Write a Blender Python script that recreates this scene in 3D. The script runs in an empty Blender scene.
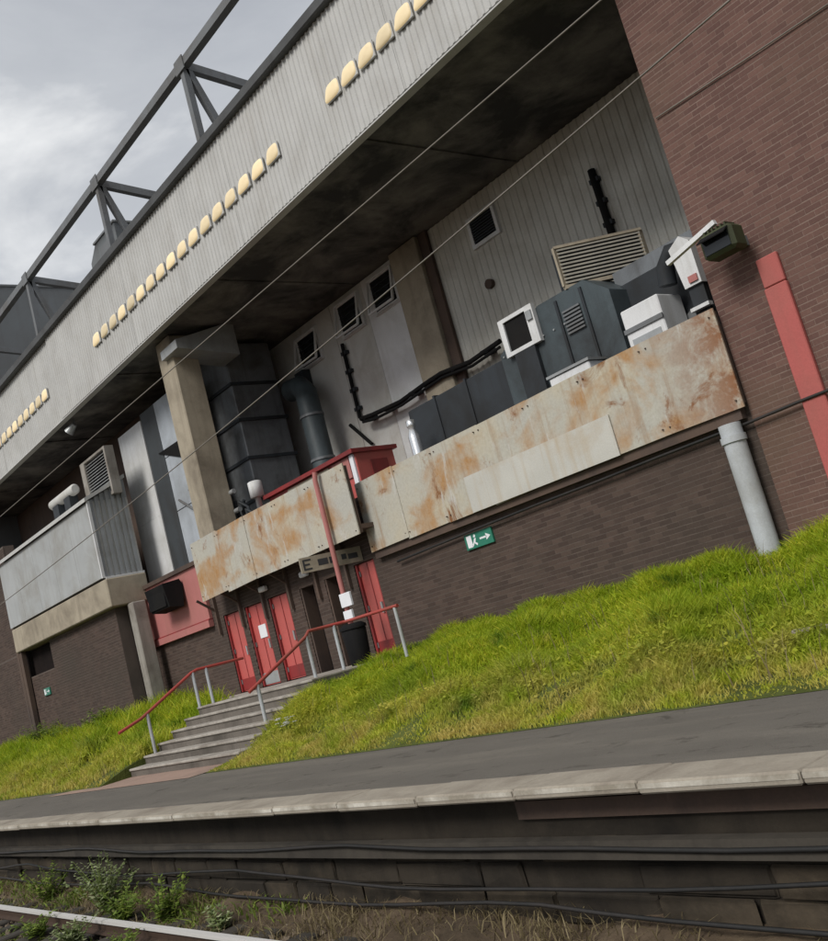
import bpy, math, random
import numpy as np
from mathutils import Matrix, Vector
random.seed(7); rng = np.random.default_rng(7)
scene = bpy.context.scene
COL = scene.collection
R = math.radians

# ------------------------------------------------------------------ camera
CAM_Z = 1.3                                   # eye height above the platform top (z = 0)
YAW, PITCH, ROLL, FPX = R(-49.09), R(9.087), R(-15.115), 1000.0
_f = np.array([math.sin(YAW)*math.cos(PITCH), math.cos(YAW)*math.cos(PITCH), math.sin(PITCH)])
_r = np.array([math.cos(YAW), -math.sin(YAW), 0.0]); _u = np.cross(_r, _f)
RT = math.cos(ROLL)*_r + math.sin(ROLL)*_u
UP = math.cos(ROLL)*_u - math.sin(ROLL)*_r
FW = _f
cam_d = bpy.data.cameras.new('camera'); cam = bpy.data.objects.new('camera', cam_d); COL.objects.link(cam)
cam.matrix_world = Matrix(((RT[0], UP[0], -FW[0], 0), (RT[1], UP[1], -FW[1], 0), (RT[2], UP[2], -FW[2], CAM_Z), (0, 0, 0, 1)))
cam_d.sensor_fit = 'HORIZONTAL'; cam_d.sensor_width = 36.0; cam_d.lens = FPX/828*36
cam_d.clip_start = 0.05; cam_d.clip_end = 3000
scene.camera = cam

# ------------------------------------------------------------------ world and sun (overcast)
w = bpy.data.worlds.new('World'); scene.world = w; w.use_nodes = True
nt = w.node_tree; N = nt.nodes; L = nt.links; N.clear()
SUN_EL, SUN_AZ = R(41), R(170)                # azimuth measured clockwise from +Y
def wn(t, **k):
    n = N.new(t)
    for a, b in k.items(): setattr(n, a, b)
    return n
sky = wn('ShaderNodeTexSky', sky_type='NISHITA', sun_disc=False); sky.sun_elevation = SUN_EL; sky.sun_rotation = SUN_AZ
tc = wn('ShaderNodeTexCoord')
mp = wn('ShaderNodeMapping'); mp.inputs['Scale'].default_value = (1.0, 1.0, 2.2); mp.inputs['Location'].default_value = (1.15, 0.3, 0.75)
L.new(tc.outputs['Generated'], mp.inputs[0])
n1 = wn('ShaderNodeTexNoise'); n1.inputs['Scale'].default_value = 2.6; n1.inputs['Detail'].default_value = 7; n1.inputs['Roughness'].default_value = 0.55; n1.inputs['Distortion'].default_value = 0.35
L.new(mp.outputs[0], n1.inputs['Vector'])
cr = wn('ShaderNodeValToRGB'); e = cr.color_ramp.elements
e[0].position = 0.30; e[0].color = (0.235, 0.245, 0.265, 1); e[1].position = 0.68; e[1].color = (0.60, 0.60, 0.59, 1)
k = cr.color_ramp.elements.new(0.5); k.color = (0.30, 0.31, 0.325, 1)
L.new(n1.outputs['Fac'], cr.inputs[0])
cs = wn('ShaderNodeMixRGB', blend_type='MULTIPLY'); cs.inputs[0].default_value = 1; cs.inputs[2].default_value = (10, 10, 10, 1)
L.new(cr.outputs[0], cs.inputs[1])
mx = wn('ShaderNodeMixRGB'); mx.inputs[0].default_value = 0.93
L.new(sky.outputs[0], mx.inputs[1]); L.new(cs.outputs[0], mx.inputs[2])
bg = wn('ShaderNodeBackground'); bg.inputs[1].default_value = 0.1
L.new(mx.outputs[0], bg.inputs[0]); out = wn('ShaderNodeOutputWorld'); L.new(bg.outputs[0], out.inputs[0])
sd = bpy.data.lights.new('sun', 'SUN'); sd.energy = 1.5; sd.angle = R(22); sd.color = (1.0, 0.96, 0.9)
sun = bpy.data.objects.new('sun', sd); COL.objects.link(sun)
sdir = Vector((math.sin(SUN_AZ)*math.cos(SUN_EL), math.cos(SUN_AZ)*math.cos(SUN_EL), math.sin(SUN_EL)))
sun.rotation_euler = sdir.to_track_quat('Z', 'Y').to_euler(); sun.location = (0, -5, 40)
scene.view_settings.view_transform = 'Standard'; scene.view_settings.look = 'None'
scene.view_settings.exposure = 0.9; scene.view_settings.gamma = 1.0

# ------------------------------------------------------------------ helpers
def ray(x, y): return FW + RT*((x-414)/FPX) - UP*((y-470.5)/FPX)
def P(x, y, Y):                               # photo pixel -> point in the plane at distance Y from the track line
    d = ray(x, y); d = d*Y/d[1]; return (d[0], Y, d[2]+CAM_Z)
def PZ(x, y, z):                              # photo pixel -> point on the level z
    d = ray(x, y); d = d*(z-CAM_Z)/d[2]; return (d[0], d[1], z)

class MB:
    def __init__(s): s.v = []; s.f = []; s.sm = []
    def add(s, vs, fs, smooth=False):
        o = len(s.v); s.v += [tuple(map(float, v)) for v in vs]
        s.f += [tuple(i+o for i in f) for f in fs]; s.sm += [smooth]*len(fs); return s
    def box(s, x0, x1, y0, y1, z0, z1):
        vs = [(x, y, z) for z in (z0, z1) for y in (y0, y1) for x in (x0, x1)]
        return s.add(vs, [(0, 2, 3, 1), (4, 5, 7, 6), (0, 1, 5, 4), (2, 6, 7, 3), (0, 4, 6, 2), (1, 3, 7, 5)])
    def cbox(s, x0, x1, y0, y1, z0, z1, c=0.01):          # box with chamfered edges
        vs = []; idx = {}
        for i, x in enumerate((x0, x1)):
            for j, y in enumerate((y0, y1)):
                for k_, z in enumerate((z0, z1)):
                    sx, sy, sz = (1, -1)[i], (1, -1)[j], (1, -1)[k_]
                    for a in range(3):
                        p = [x+sx*c, y+sy*c, z+sz*c]; p[a] = (x, y, z)[a]
                        idx[i, j, k_, a] = len(vs); vs.append(p)
        F = []
        for a in range(3):
            b, d = [q for q in range(3) if q != a]
            for e_ in (0, 1):
                lp = []
                for (p, q) in ((0, 0), (1, 0), (1, 1), (0, 1)):
                    t = [0, 0, 0]; t[a] = e_; t[b] = p; t[d] = q; lp.append(idx[t[0], t[1], t[2], a])
                F.append(lp)
                for o_ in (0, 1):
                    t0 = [0, 0, 0]; t1 = [0, 0, 0]; t0[a] = t1[a] = 0; t0[b] = t1[b] = e_; t0[d] = t1[d] = o_; t1[a] = 1
                    F.append([idx[(*t0, b)], idx[(*t1, b)], idx[(*t1, d)], idx[(*t0, d)]])
        for i in (0, 1):
            for j in (0, 1):
                for k_ in (0, 1): F.append([idx[i, j, k_, a] for a in range(3)])
        # orient outward
        cx, cy, cz = (x0+x1)/2, (y0+y1)/2, (z0+z1)/2; G = []
        for f in F:
            a, b, d = [np.array(vs[q]) for q in f[:3]]; n = np.cross(b-a, d-a); m = np.mean([vs[q] for q in f], axis=0)-np.array([cx, cy, cz])
            G.append(tuple(f) if n@m > 0 else tuple(reversed(f)))
        return s.add(vs, G)
    def prism(s, pts, vec):                    # polygon (list of 3d points) extruded by vec
        n = len(pts); q = [tuple(np.array(p)+np.array(vec)) for p in pts]
        return s.add(list(pts)+q, [tuple(range(n)), tuple(reversed(range(n, 2*n)))]+[(i, i+n, (i+1) % n+n, (i+1) % n) for i in range(n)])
    def bar(s, a, b, w_, h, up=(0, 0, 1)):      # rectangular bar
        a = Vector(a); b = Vector(b); d = (b-a).normalized(); u = Vector(up)
        if abs(d.dot(u)) > .95: u = Vector((0, 1, 0))
        x = d.cross(u).normalized()*w_/2; y = x.cross(d).normalized()*h/2
        vs = [a-x-y, a+x-y, a+x+y, a-x+y, b-x-y, b+x-y, b+x+y, b-x+y]
        return s.add(vs, [(0, 1, 2, 3), (7, 6, 5, 4), (0, 4, 5, 1), (1, 5, 6, 2), (2, 6, 7, 3), (3, 7, 4, 0)])
    def tube(s, pts, r, n=8, radii=None, cap=True):
        pts = [Vector(p) for p in pts]; m = len(pts); vs = []
        prev = None
        for i, p in enumerate(pts):
            d = (pts[min(i+1, m-1)]-pts[max(i-1, 0)]).normalized()
            if prev is None:
                u = Vector((0, 0, 1)) if abs(d.z) < .9 else Vector((0, 1, 0))
                x = d.cross(u).normalized()
            else: x = (prev-d*prev.dot(d)).normalized()
            prev = x; y = d.cross(x); rr = radii[i] if radii else r
            vs += [p+(x*math.cos(2*math.pi*k_/n)+y*math.sin(2*math.pi*k_/n))*rr for k_ in range(n)]
        fs = [(i*n+k_, i*n+(k_+1) % n, (i+1)*n+(k_+1) % n, (i+1)*n+k_) for i in range(m-1) for k_ in range(n)]
        s.add(vs, fs, True)
        if cap: s.add(vs[:n], [tuple(reversed(range(n)))]); s.add(vs[-n:], [tuple(range(n))])
        return s
    def corr(s, x0, x1, z0, z1, y, pitch=0.2, depth=0.035, back=0.05):   # trapezoid sheet facing -Y, with a solid back
        prof = [(0, 0), (.30, 0), (.40, 1), (.90, 1)]
        xs = []; ys = []; x = x0
        while x < x1-1e-6:
            for a, b in prof:
                if x+a*pitch < x1-1e-6: xs.append(x+a*pitch); ys.append(y+b*depth)
            x += pitch
        xs.append(x1); ys.append(ys[-1]); n = len(xs); yb = y+depth+back
        vs = [(a, b, z0) for a, b in zip(xs, ys)]+[(a, b, z1) for a, b in zip(xs, ys)]+[(x0, yb, z0), (x1, yb, z0), (x1, yb, z1), (x0, yb, z1)]
        fs = [(i, i+1, i+1+n, i+n) for i in range(n-1)]
        o = 2*n; fs += [(o+1, o, o+3, o+2), (o, 0, n, o+3), (n-1, o+1, o+2, 2*n-1), tuple(list(range(n-1, -1, -1))+[o, o+1]), tuple(list(range(n, 2*n))+[o+2, o+3])]
        return s.add(vs, fs)
    def build(s, name, m, parent=None, **tags):
        V_ = np.array(s.v, float)
        if parent is None:
            lo, hi = V_.min(0), V_.max(0); off = np.array([(lo[0]+hi[0])/2, (lo[1]+hi[1])/2, lo[2]])
        else:
            off = np.array(world_loc(parent))
        me = bpy.data.meshes.new(name); me.from_pydata((V_-off).tolist(), [], s.f)
        me.polygons.foreach_set('use_smooth', s.sm); me.update()
        o = bpy.data.objects.new(name, me); COL.objects.link(o)
        me.materials.append(m)
        if parent is None: o.location = off
        else: o.parent = parent
        return tag(o, **tags)
def world_loc(o):
    l = Vector((0, 0, 0))
    while o: l += o.location; o = o.parent
    return l
def tag(o, label=None, cat=None, group=None, kind=None):
    if label: o['label'] = label
    if cat: o['category'] = cat
    if group: o['group'] = group
    if kind: o['kind'] = kind
    return o
def empty(name, loc, label, cat, group=None):
    o = bpy.data.objects.new(name, None); COL.objects.link(o); o.location = loc; o.empty_display_size = .3
    return tag(o, label, cat, group)
def copy_tree(o, parent=None):
    c = o.copy(); COL.objects.link(c); c.parent = parent
    for ch in list(o.children): copy_tree(ch, c)
    return c
def np_mesh(name, V_, F, m, parent=None, **tags):       # F: (n, k) equal-sided faces
    off = np.zeros(3) if parent is None else np.array(world_loc(parent))
    me = bpy.data.meshes.new(name); V_ = (V_-off).astype(np.float32); n, k_ = F.shape
    me.vertices.add(len(V_)); me.vertices.foreach_set('co', V_.ravel())
    me.loops.add(n*k_); me.loops.foreach_set('vertex_index', F.ravel().astype(np.int32))
    me.polygons.add(n); me.polygons.foreach_set('loop_start', np.arange(0, n*k_, k_, dtype=np.int32))
    me.polygons.foreach_set('loop_total', np.full(n, k_, np.int32)); me.polygons.foreach_set('use_smooth', np.zeros(n, bool)); me.update(calc_edges=True)
    o = bpy.data.objects.new(name, me); COL.objects.link(o); me.materials.append(m)
    if parent is not None: o.parent = parent
    return tag(o, **tags)

# ------------------------------------------------------------------ materials
class NT:
    def __init__(s, name):
        s.m = bpy.data.materials.new(name); s.m.use_nodes = True; s.t = s.m.node_tree; s.b = s.t.nodes['Principled BSDF']
        g = s.t.nodes.new('ShaderNodeNewGeometry'); s.pos = g.outputs['Position']; s.geo = g
    def link(s, a, b): s.t.links.new(a, b)
    def map(s, sc):
        n = s.t.nodes.new('ShaderNodeMapping'); n.inputs['Scale'].default_value = sc; s.link(s.pos, n.inputs[0]); return n.outputs[0]
    def noise(s, sc, scale=(1, 1, 1), detail=5, rough=.55, dist=0):
        n = s.t.nodes.new('ShaderNodeTexNoise'); n.inputs['Scale'].default_value = sc; n.inputs['Detail'].default_value = detail
        n.inputs['Roughness'].default_value = rough; n.inputs['Distortion'].default_value = dist; s.link(s.map(scale), n.inputs['Vector']); return n.outputs['Fac']
    def ramp(s, fac, stops):
        n = s.t.nodes.new('ShaderNodeValToRGB'); el = n.color_ramp.elements
        for i, (p, c) in enumerate(stops):
            q = el[i] if i < 2 else el.new(p)
            q.position = p; q.color = (*c, 1) if len(c) == 3 else c
        s.link(fac, n.inputs[0]); return n.outputs[0]
    def fac(s, f, lo, hi): return s.ramp(f, [(lo, (0, 0, 0)), (hi, (1, 1, 1))])
    def mix(s, fac, a, b, mode='MIX'):
        n = s.t.nodes.new('ShaderNodeMixRGB'); n.blend_type = mode
        for i, q in enumerate((fac, a, b)):
            if isinstance(q, (int, float)): n.inputs[i].default_value = q
            elif isinstance(q, tuple): n.inputs[i].default_value = (*q, 1)
            else: s.link(q, n.inputs[i])
        return n.outputs[0]
    def done(s, col, rough=.7, metal=0, bump=None, bd=.01, bs=.4, spec=.3):
        if isinstance(col, tuple): s.b.inputs['Base Color'].default_value = (*col, 1)
        else: s.link(col, s.b.inputs['Base Color'])
        if isinstance(rough, (int, float)): s.b.inputs['Roughness'].default_value = rough
        else: s.link(rough, s.b.inputs['Roughness'])
        s.b.inputs['Metallic'].default_value = metal; s.b.inputs['Specular IOR Level'].default_value = spec
        if bump is not None:
            n = s.t.nodes.new('ShaderNodeBump'); n.inputs['Strength'].default_value = bs; n.inputs['Distance'].default_value = bd
            s.link(bump, n.inputs['Height']); s.link(n.outputs[0], s.b.inputs['Normal'])
        return s.m
M = {}
def weathered(name, c, dirt, amt=(.45, .7), streak=(.5, .75), rough=.6, metal=0, sc=1.2, var=.25, bd=.004, stk=(2.5, 2.5, .18), spec=.3):
    t = NT(name)
    v = t.noise(sc, detail=6); c2 = tuple(x*(1-var) for x in c)
    col = t.mix(v, c2, tuple(min(1, x*(1+var*.35)) for x in c))
    col = t.mix(t.fac(t.noise(sc*.6, detail=7, rough=.65, dist=.4), *amt), col, dirt)
    st = t.fac(t.noise(1.6, stk, detail=5, rough=.6), *streak)
    m2 = t.t.nodes.new('ShaderNodeMath'); m2.operation = 'MULTIPLY'; t.link(st, m2.inputs[0]); m2.inputs[1].default_value = .6
    col = t.mix(m2.outputs[0], col, dirt)
    fine = t.noise(45, detail=3)
    col = t.mix(.18, col, t.ramp(fine, [(.3, (.25, .25, .25)), (.7, (1, 1, 1))]), 'MULTIPLY')
    M[name] = t.done(col, rough, metal, t.noise(14, detail=5), bd, .35, spec)
    return M[name]
weathered('fascia', (.54, .54, .525), (.40, .39, .365), rough=.5, amt=(.5, .85))
weathered('clad', (.60, .59, .54), (.42, .395, .345), rough=.6)
weathered('panel_grey', (.60, .60, .575), (.40, .375, .335), rough=.6)
weathered('panel_pale', (.72, .73, .74), (.50, .50, .48), rough=.55)
weathered('panel_blue', (.46, .50, .55), (.29, .31, .33), rough=.45)
weathered('dark_strip', (.06, .068, .075), (.04, .04, .04))
weathered('concrete', (.40, .35, .27), (.20, .17, .13), rough=.9, bd=.008)
weathered('concrete_grey', (.33, .31, .28), (.14, .12, .10), rough=.92, bd=.01)
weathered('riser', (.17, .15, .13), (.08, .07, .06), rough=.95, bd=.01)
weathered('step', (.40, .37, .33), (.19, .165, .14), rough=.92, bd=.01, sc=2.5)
weathered('coping', (.34, .305, .25), (.21, .18, .145), rough=.9, bd=.008, sc=2.2)
weathered('white_line', (.62, .59, .52), (.28, .25, .20), rough=.85, amt=(.40, .58), sc=2.2)
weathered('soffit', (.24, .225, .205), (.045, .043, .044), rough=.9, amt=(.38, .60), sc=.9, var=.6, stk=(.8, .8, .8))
weathered('red', (.52, .105, .095), (.40, .10, .085), rough=.5, var=.2, spec=.35)
weathered('red_faded', (.46, .175, .165), (.36, .15, .13), rough=.65, var=.2)
weathered('red_stripe', (.46, .115, .105), (.36, .11, .095), rough=.65, var=.2)
weathered('red_dark', (.28, .03, .03), (.12, .03, .03), rough=.55)
weathered('handrail_red', (.38, .06, .05), (.22, .07, .05), rough=.5)
weathered('white', (.72, .73, .74), (.40, .39, .36), rough=.5, amt=(.55, .85))
weathered('patch', (.54, .53, .49), (.42, .33, .22), rough=.7, amt=(.5, .8), streak=(.5, .72))
weathered('terrace', (.50, .49, .46), (.36, .34, .30), rough=.9)
weathered('side_clad', (.33, .345, .36), (.22, .22, .21), rough=.5)
weathered('bay_sheet', (.40, .415, .42), (.27, .265, .245), rough=.55)
weathered('galv', (.42, .44, .45), (.25, .25, .24), rough=.42, metal=.35)
weathered('slat', (.50, .48, .42), (.34, .32, .28))
weathered('duct', (.20, .215, .23), (.085, .085, .085), rough=.45, metal=.3, sc=1.6)
weathered('duct_dark', (.035, .041, .048), (.02, .02, .02), rough=.6, spec=.25)
weathered('duct_teal', (.07, .09, .10), (.03, .033, .035), rough=.5)
weathered('steel', (.17, .18, .19), (.11, .105, .10), rough=.6)
weathered('gutter', (.085, .088, .09), (.05, .05, .05), rough=.6)
weathered('pipe_grey', (.50, .53, .56), (.30, .30, .29), rough=.5)
weathered('brown', (.11, .075, .058), (.06, .045, .04), rough=.8)
weathered('black', (.012, .012, .013), (.018, .017, .016), rough=.8, spec=.08)
weathered('opening', (.022, .017, .016), (.012, .01, .01), rough=.95, spec=.05)
weathered('green_lamp', (.055, .065, .03), (.03, .03, .02), rough=.6)
weathered('wire', (.22, .2, .17), (.16, .145, .125), rough=.5)
weathered('far_clad', (.17, .185, .195), (.12, .12, .12), rough=.6, sc=.25)
weathered('dull_roof', (.2, .2, .2), (.12, .12, .11), rough=.9)
weathered('wall_stone', (.042, .034, .025), (.012, .010, .008), rough=.95, sc=1.6, var=.45, bd=.02)
weathered('pier', (.09, .07, .048), (.018, .015, .011), rough=.95, sc=2.2, var=.5, bd=.02, amt=(.35, .65))
weathered('paving', (.36, .25, .20), (.25, .18, .145), rough=.95, sc=2)
weathered('cable', (.02, .02, .02), (.035, .03, .028), rough=.6)
weathered('trough', (.062, .054, .044), (.024, .021, .018), rough=.9)
def rusty():
    t = NT('rusty_sheet')
    col = t.ramp(t.noise(.8, detail=7, rough=.6, dist=.3), [(.3, (.41, .405, .37)), (.7, (.46, .42, .33)), (.52, (.43, .415, .36))])
    patch = t.fac(t.noise(.75, (1, 1, 1.2), detail=5, rough=.55, dist=.4), .48, .61)          # broad rust bloom
    col = t.mix(t.mix(1, patch, t.ramp(t.noise(4, (1, 1, .6), detail=6, rough=.7), [(.25, (.35, .35, .35)), (.65, (1, 1, 1))]), 'MULTIPLY'), col, (.37, .20, .075))
    core = t.fac(t.noise(1.25, (1.1, 1.1, .8), detail=9, rough=.72, dist=.7), .57, .67)
    col = t.mix(core, col, (.20, .08, .025))
    st = t.fac(t.noise(1.4, (2.4, 2.4, .16), detail=6, rough=.6), .57, .70)                   # runs down the sheet
    col = t.mix(t.mix(1, st, (.55, .55, .55), 'MULTIPLY'), col, (.28, .17, .085))
    sep = t.t.nodes.new('ShaderNodeSeparateXYZ'); t.link(t.pos, sep.inputs[0])
    mr = t.t.nodes.new('ShaderNodeMapRange'); mr.inputs[1].default_value = -9.3; mr.inputs[2].default_value = -7.7; t.link(sep.outputs[0], mr.inputs[0])
    end = t.mix(1, mr.outputs[0], t.fac(t.noise(2.2, detail=6, rough=.7, dist=.5), .38, .58), 'MULTIPLY')   # corroded end sheet by the tower
    col = t.mix(end, col, (.22, .085, .03))
    col = t.mix(t.fac(t.noise(2.0, (2.2, 2.2, .5), detail=6, rough=.65), .60, .72), col, (.50, .495, .47))
    col = t.mix(.3, col, t.ramp(t.noise(22, detail=5, rough=.7), [(.3, (.5, .45, .4)), (.6, (1, 1, 1))]), 'MULTIPLY')
    M['rusty'] = t.done(col, .7, 0, t.noise(9, detail=6), .006, .4)
rusty()
def brick(name, stops, dirt):
    t = NT(name)
    col = t.ramp(t.geo.outputs['Random Per Island'], stops)
    col = t.mix(t.fac(t.noise(.35, detail=6, rough=.6), .42, .7), col, dirt)
    col = t.mix(.35, col, t.ramp(t.noise(30, detail=4), [(.3, (.5, .5, .5)), (.7, (1, 1, 1))]), 'MULTIPLY')
    M[name] = t.done(col, .92, 0, t.noise(40, detail=4), .004, .5, .2)
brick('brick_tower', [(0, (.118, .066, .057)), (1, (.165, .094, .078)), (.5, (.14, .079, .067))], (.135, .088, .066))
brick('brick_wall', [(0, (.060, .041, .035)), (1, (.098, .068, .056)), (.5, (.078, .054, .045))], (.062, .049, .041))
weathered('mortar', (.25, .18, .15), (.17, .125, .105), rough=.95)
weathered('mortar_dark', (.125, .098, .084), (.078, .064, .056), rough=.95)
t = NT('asphalt')
col = t.mix(t.noise(.8, (1, 2.5, 1), detail=6), (.115, .105, .092), (.165, .152, .133))
col = t.mix(t.fac(t.noise(.5, (.4, 3, 1), detail=6, rough=.65), .5, .75), col, (.20, .182, .155))
col = t.mix(.5, col, t.ramp(t.noise(160, detail=2), [(.3, (.45, .45, .45)), (.7, (1.0, 1.0, 1.0))]), 'MULTIPLY')
col = t.mix(t.fac(t.noise(1.7, (1, 1.6, 1), detail=7, rough=.7, dist=.5), .58, .66), col, (.075, .068, .058))
vo = t.t.nodes.new('ShaderNodeTexVoronoi'); vo.feature = 'DISTANCE_TO_EDGE'; vo.inputs['Scale'].default_value = .45
wv_ = t.mix(.12, t.pos, t.ramp(t.noise(2.5, detail=6), [(0, (0, 0, 0)), (1, (8, 8, 8))]), 'ADD'); t.link(wv_, vo.inputs['Vector'])
col = t.mix(t.ramp(vo.outputs['Distance'], [(0, (.16, .16, .16)), (.008, (0, 0, 0))]), col, (.045, .04, .034))
M['asphalt'] = t.done(col, .93, 0, t.noise(120, detail=3), .006, .6, .2)
t = NT('soil')
col = t.ramp(t.noise(1.1, detail=8, rough=.65), [(.3, (.045, .035, .024)), (.7, (.13, .10, .066)), (.5, (.085, .062, .042))])
M['soil'] = t.done(col, .97, 0, t.noise(18, detail=7), .03, .7, .15)
t = NT('bank_soil')
col = t.ramp(t.noise(1.5, detail=8, rough=.65), [(.3, (.04, .05, .012)), (.7, (.10, .12, .03))])
M['bank_soil'] = t.done(col, .97, 0, t.noise(18, detail=7), .03, .7, .15)
t = NT('ballast_stone')
col = t.ramp(t.geo.outputs['Random Per Island'], [(0, (.055, .042, .032)), (1, (.19, .155, .115)), (.5, (.11, .085, .062))])
M['ballast'] = t.done(col, .95, 0, t.noise(60, detail=3), .004, .5, .2)
def leafmat(name, stops, dry=None, trans=.35):
    t = NT(name)
    col = t.ramp(t.geo.outputs['Random Per Island'], stops)
    if dry:
        col = t.mix(t.fac(t.noise(.9, detail=4), .42, .66), col, (.25, .36, .016))
        col = t.mix(t.fac(t.noise(1.6, detail=5, rough=.6), .56, .68), col, (.11, .20, .014))  # darker green blotches paint in the shade of hollows in the grass
        col = t.mix(t.fac(t.noise(2.9, detail=4), .62, .72), col, (.55, .50, .10))
        sep = t.t.nodes.new('ShaderNodeSeparateXYZ'); t.link(t.pos, sep.inputs[0])
        mr = t.t.nodes.new('ShaderNodeMapRange'); mr.inputs[1].default_value = 10.2; mr.inputs[2].default_value = 7.9; t.link(sep.outputs[1], mr.inputs[0])
        mm = t.t.nodes.new('ShaderNodeMath'); mm.operation = 'MULTIPLY'; t.link(mr.outputs[0], mm.inputs[0]); t.link(t.fac(t.noise(2.2, detail=4), .3, .62), mm.inputs[1])
        col = t.mix(mm.outputs[0], col, dry)
    m = t.done(col, .6, 0, None, spec=.25)
    tr = t.t.nodes.new('ShaderNodeBsdfTranslucent'); t.link(col, tr.inputs[0])
    ms = t.t.nodes.new('ShaderNodeMixShader'); ms.inputs[0].default_value = trans
    t.link(t.b.outputs[0], ms.inputs[1]); t.link(tr.outputs[0], ms.inputs[2]); t.link(ms.outputs[0], t.t.nodes['Material Output'].inputs[0])
    M[name] = m
leafmat('grass', [(0, (.25, .36, .018)), (1, (.62, .58, .06)), (.55, (.44, .52, .028))], (.56, .46, .13), .45)
leafmat('weed', [(0, (.09, .14, .025)), (1, (.26, .32, .06)), (.5, (.16, .23, .04))])
leafmat('weed_pale', [(0, (.16, .20, .08)), (1, (.42, .45, .27)), (.5, (.24, .30, .13))])
leafmat('dead_grass', [(0, (.13, .10, .055)), (1, (.33, .27, .15)), (.5, (.21, .17, .09))])
t = NT('rail_steel'); M['rail_top'] = t.done(t.mix(t.noise(3, (.3, 8, 8)), (.60, .58, .56), (.78, .77, .75)), .35, .25)
t = NT('rail_rust'); M['rail_rust'] = t.done(t.mix(t.noise(14, detail=5), (.035, .023, .017), (.075, .045, .03)), .85, .1)
t = NT('glass'); M['glass'] = t.done((.012, .014, .016), .12, 0, t.noise(3), .002, .3, .5)
t = NT('glow'); t.b.inputs['Emission Color'].default_value = (1.0, .74, .38, 1); t.b.inputs['Emission Strength'].default_value = .30; 
oi = t.t.nodes.new('ShaderNodeObjectInfo'); mrr = t.t.nodes.new('ShaderNodeMapRange'); mrr.inputs[3].default_value = .06; mrr.inputs[4].default_value = .26
t.link(oi.outputs['Random'], mrr.inputs[0]); t.link(mrr.outputs[0], t.b.inputs['Emission Strength'])
M['glow'] = t.done(t.mix(t.noise(5, detail=5), (.50, .43, .30), (.62, .54, .38)), .5)
t = NT('chrome'); M['chrome'] = t.done(t.mix(t.noise(8), (.6, .62, .64), (.85, .86, .87)), .25, .8)
t = NT('sign_green'); M['sign_green'] = t.done(t.mix(t.noise(6), (.02, .15, .10), (.03, .19, .13)), .45)
t = NT('paper'); M['paper'] = t.done(t.mix(t.noise(5), (.62, .64, .68), (.78, .79, .82)), .7)
t = NT('print_dark'); M['print'] = t.done((.035, .035, .038), .7)

# ------------------------------------------------------------------ layout numbers (metres, z = 0 on the platform)
YE, YB = 5.2, 7.76            # platform edge, platform back
YW = 13.5                     # street-level brick wall and tower face
YR = 17.3                     # set-back upper wall
SOF = 9.75+CAM_Z              # underside of the roof
YF = 12.6                     # roof fascia
LAND = 1.03                   # landing in front of the doors
XT = -7.85                    # left edge of the brick tower
SX0, SX1 = -21.1, -16.2       # steps between these

# ------------------------------------------------------------------ the ground
MB().add([(-900, -900, -1.22), (900, -900, -1.22), (900, 1200, -1.22), (-900, 1200, -1.22)], [(0, 1, 2, 3)]).build('ground', M['soil'], kind='structure')
def spoil():
    xs = np.linspace(-60, 16, 380); ys = np.linspace(4.55, 5.56, 12); gx, gy = np.meshgrid(xs, ys)
    t_ = (gy-4.55)/1.0
    gz = -1.235+.20*t_**1.3+.05*t_*np.sin(gx*1.9+gy*3)+.035*t_*np.sin(gx*4.3-gy*6)+.012*np.sin(gx*13+gy*9)+rng.uniform(-.008, .008, gx.shape)
    V_ = np.stack([gx, gy, gz], -1).reshape(-1, 3); n = len(xs)
    MB().add(V_.tolist(), [(j*n+i, j*n+i+1, (j+1)*n+i+1, (j+1)*n+i) for j in range(11) for i in range(n-1)], True).build('dirt_bank', M['soil'], kind='structure')
spoil()
plat = MB().box(-140, 60, YE+.40, YB, -1.3, -.004).build('platform', M['asphalt'], kind='structure')
cop = []
x = -62.0; i = 0
while x < 16:
    ln = 1.22; dz = random.uniform(-.006, .006); dy = random.uniform(-.008, .008)
    m = MB().cbox(x+.003, x+ln-.003, YE+dy, YE+.44, -.085+dz, .004+dz, .014).build('coping_slab', M['coping'], plat)
    MB().box(x+.012, x+ln-.012, YE+dy-.004, YE+dy+.004, -.045+dz, -.012+dz).build('white_edge', M['white_line'], m)
    x += ln; i += 1
# face of the platform: set-back wall, concrete posts, cable trough, cables
pw = MB().box(-140, 60, YE+.33, YE+.395, -1.3, -.12).build('platform_wall', M['wall_stone'], plat)
def stone(x0, x1, y, z0, z1, m):                    # rough block with jittered corners
    j = lambda q: random.uniform(-q, q)
    mb = MB().cbox(x0, x1, y, YE+.329, z0, z1, .018)
    mb.v = [(v[0]+j(.012), min(v[1]+j(.012), YE+.329), v[2]+j(.012)) for v in mb.v]
    mb.build('stone_block', m, plat)
z = -1.10
for row, hgt in enumerate((.24, .22, .2)):
    x = -34-random.random()
    while x < 6:
        ln = random.uniform(.45, 1.3)
        if random.random() < .86: stone(x+.01, x+ln-.01, YE+.30+random.uniform(-.05, .012), z+.006, z+hgt-.008, M['pier'] if random.random() < .35 else M['wall_stone'])
        x += ln
    z += hgt
MB().box(-62, 16, YE+.15, YE+.26, -.565, -.43).build('cable_trough', M['trough'], plat)
MB().box(-6.2, -3.2, YE+.28, YE+.328, -.30, -.16).build('brick_course', M['brown'], plat)
def cable(name, y, z0, sag, r, label, ph, m='cable'):
    pts = []
    for i in range(121):
        X = -60+i*.62; pts.append((X, y+.01*math.sin(X*1.1+ph), z0-abs(math.sin(X*.42+ph))*sag+.01*math.sin(X*2+ph)))
    return MB().tube(pts, r, 6).build(name, M[m], None, label=label, cat='cable')
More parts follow.
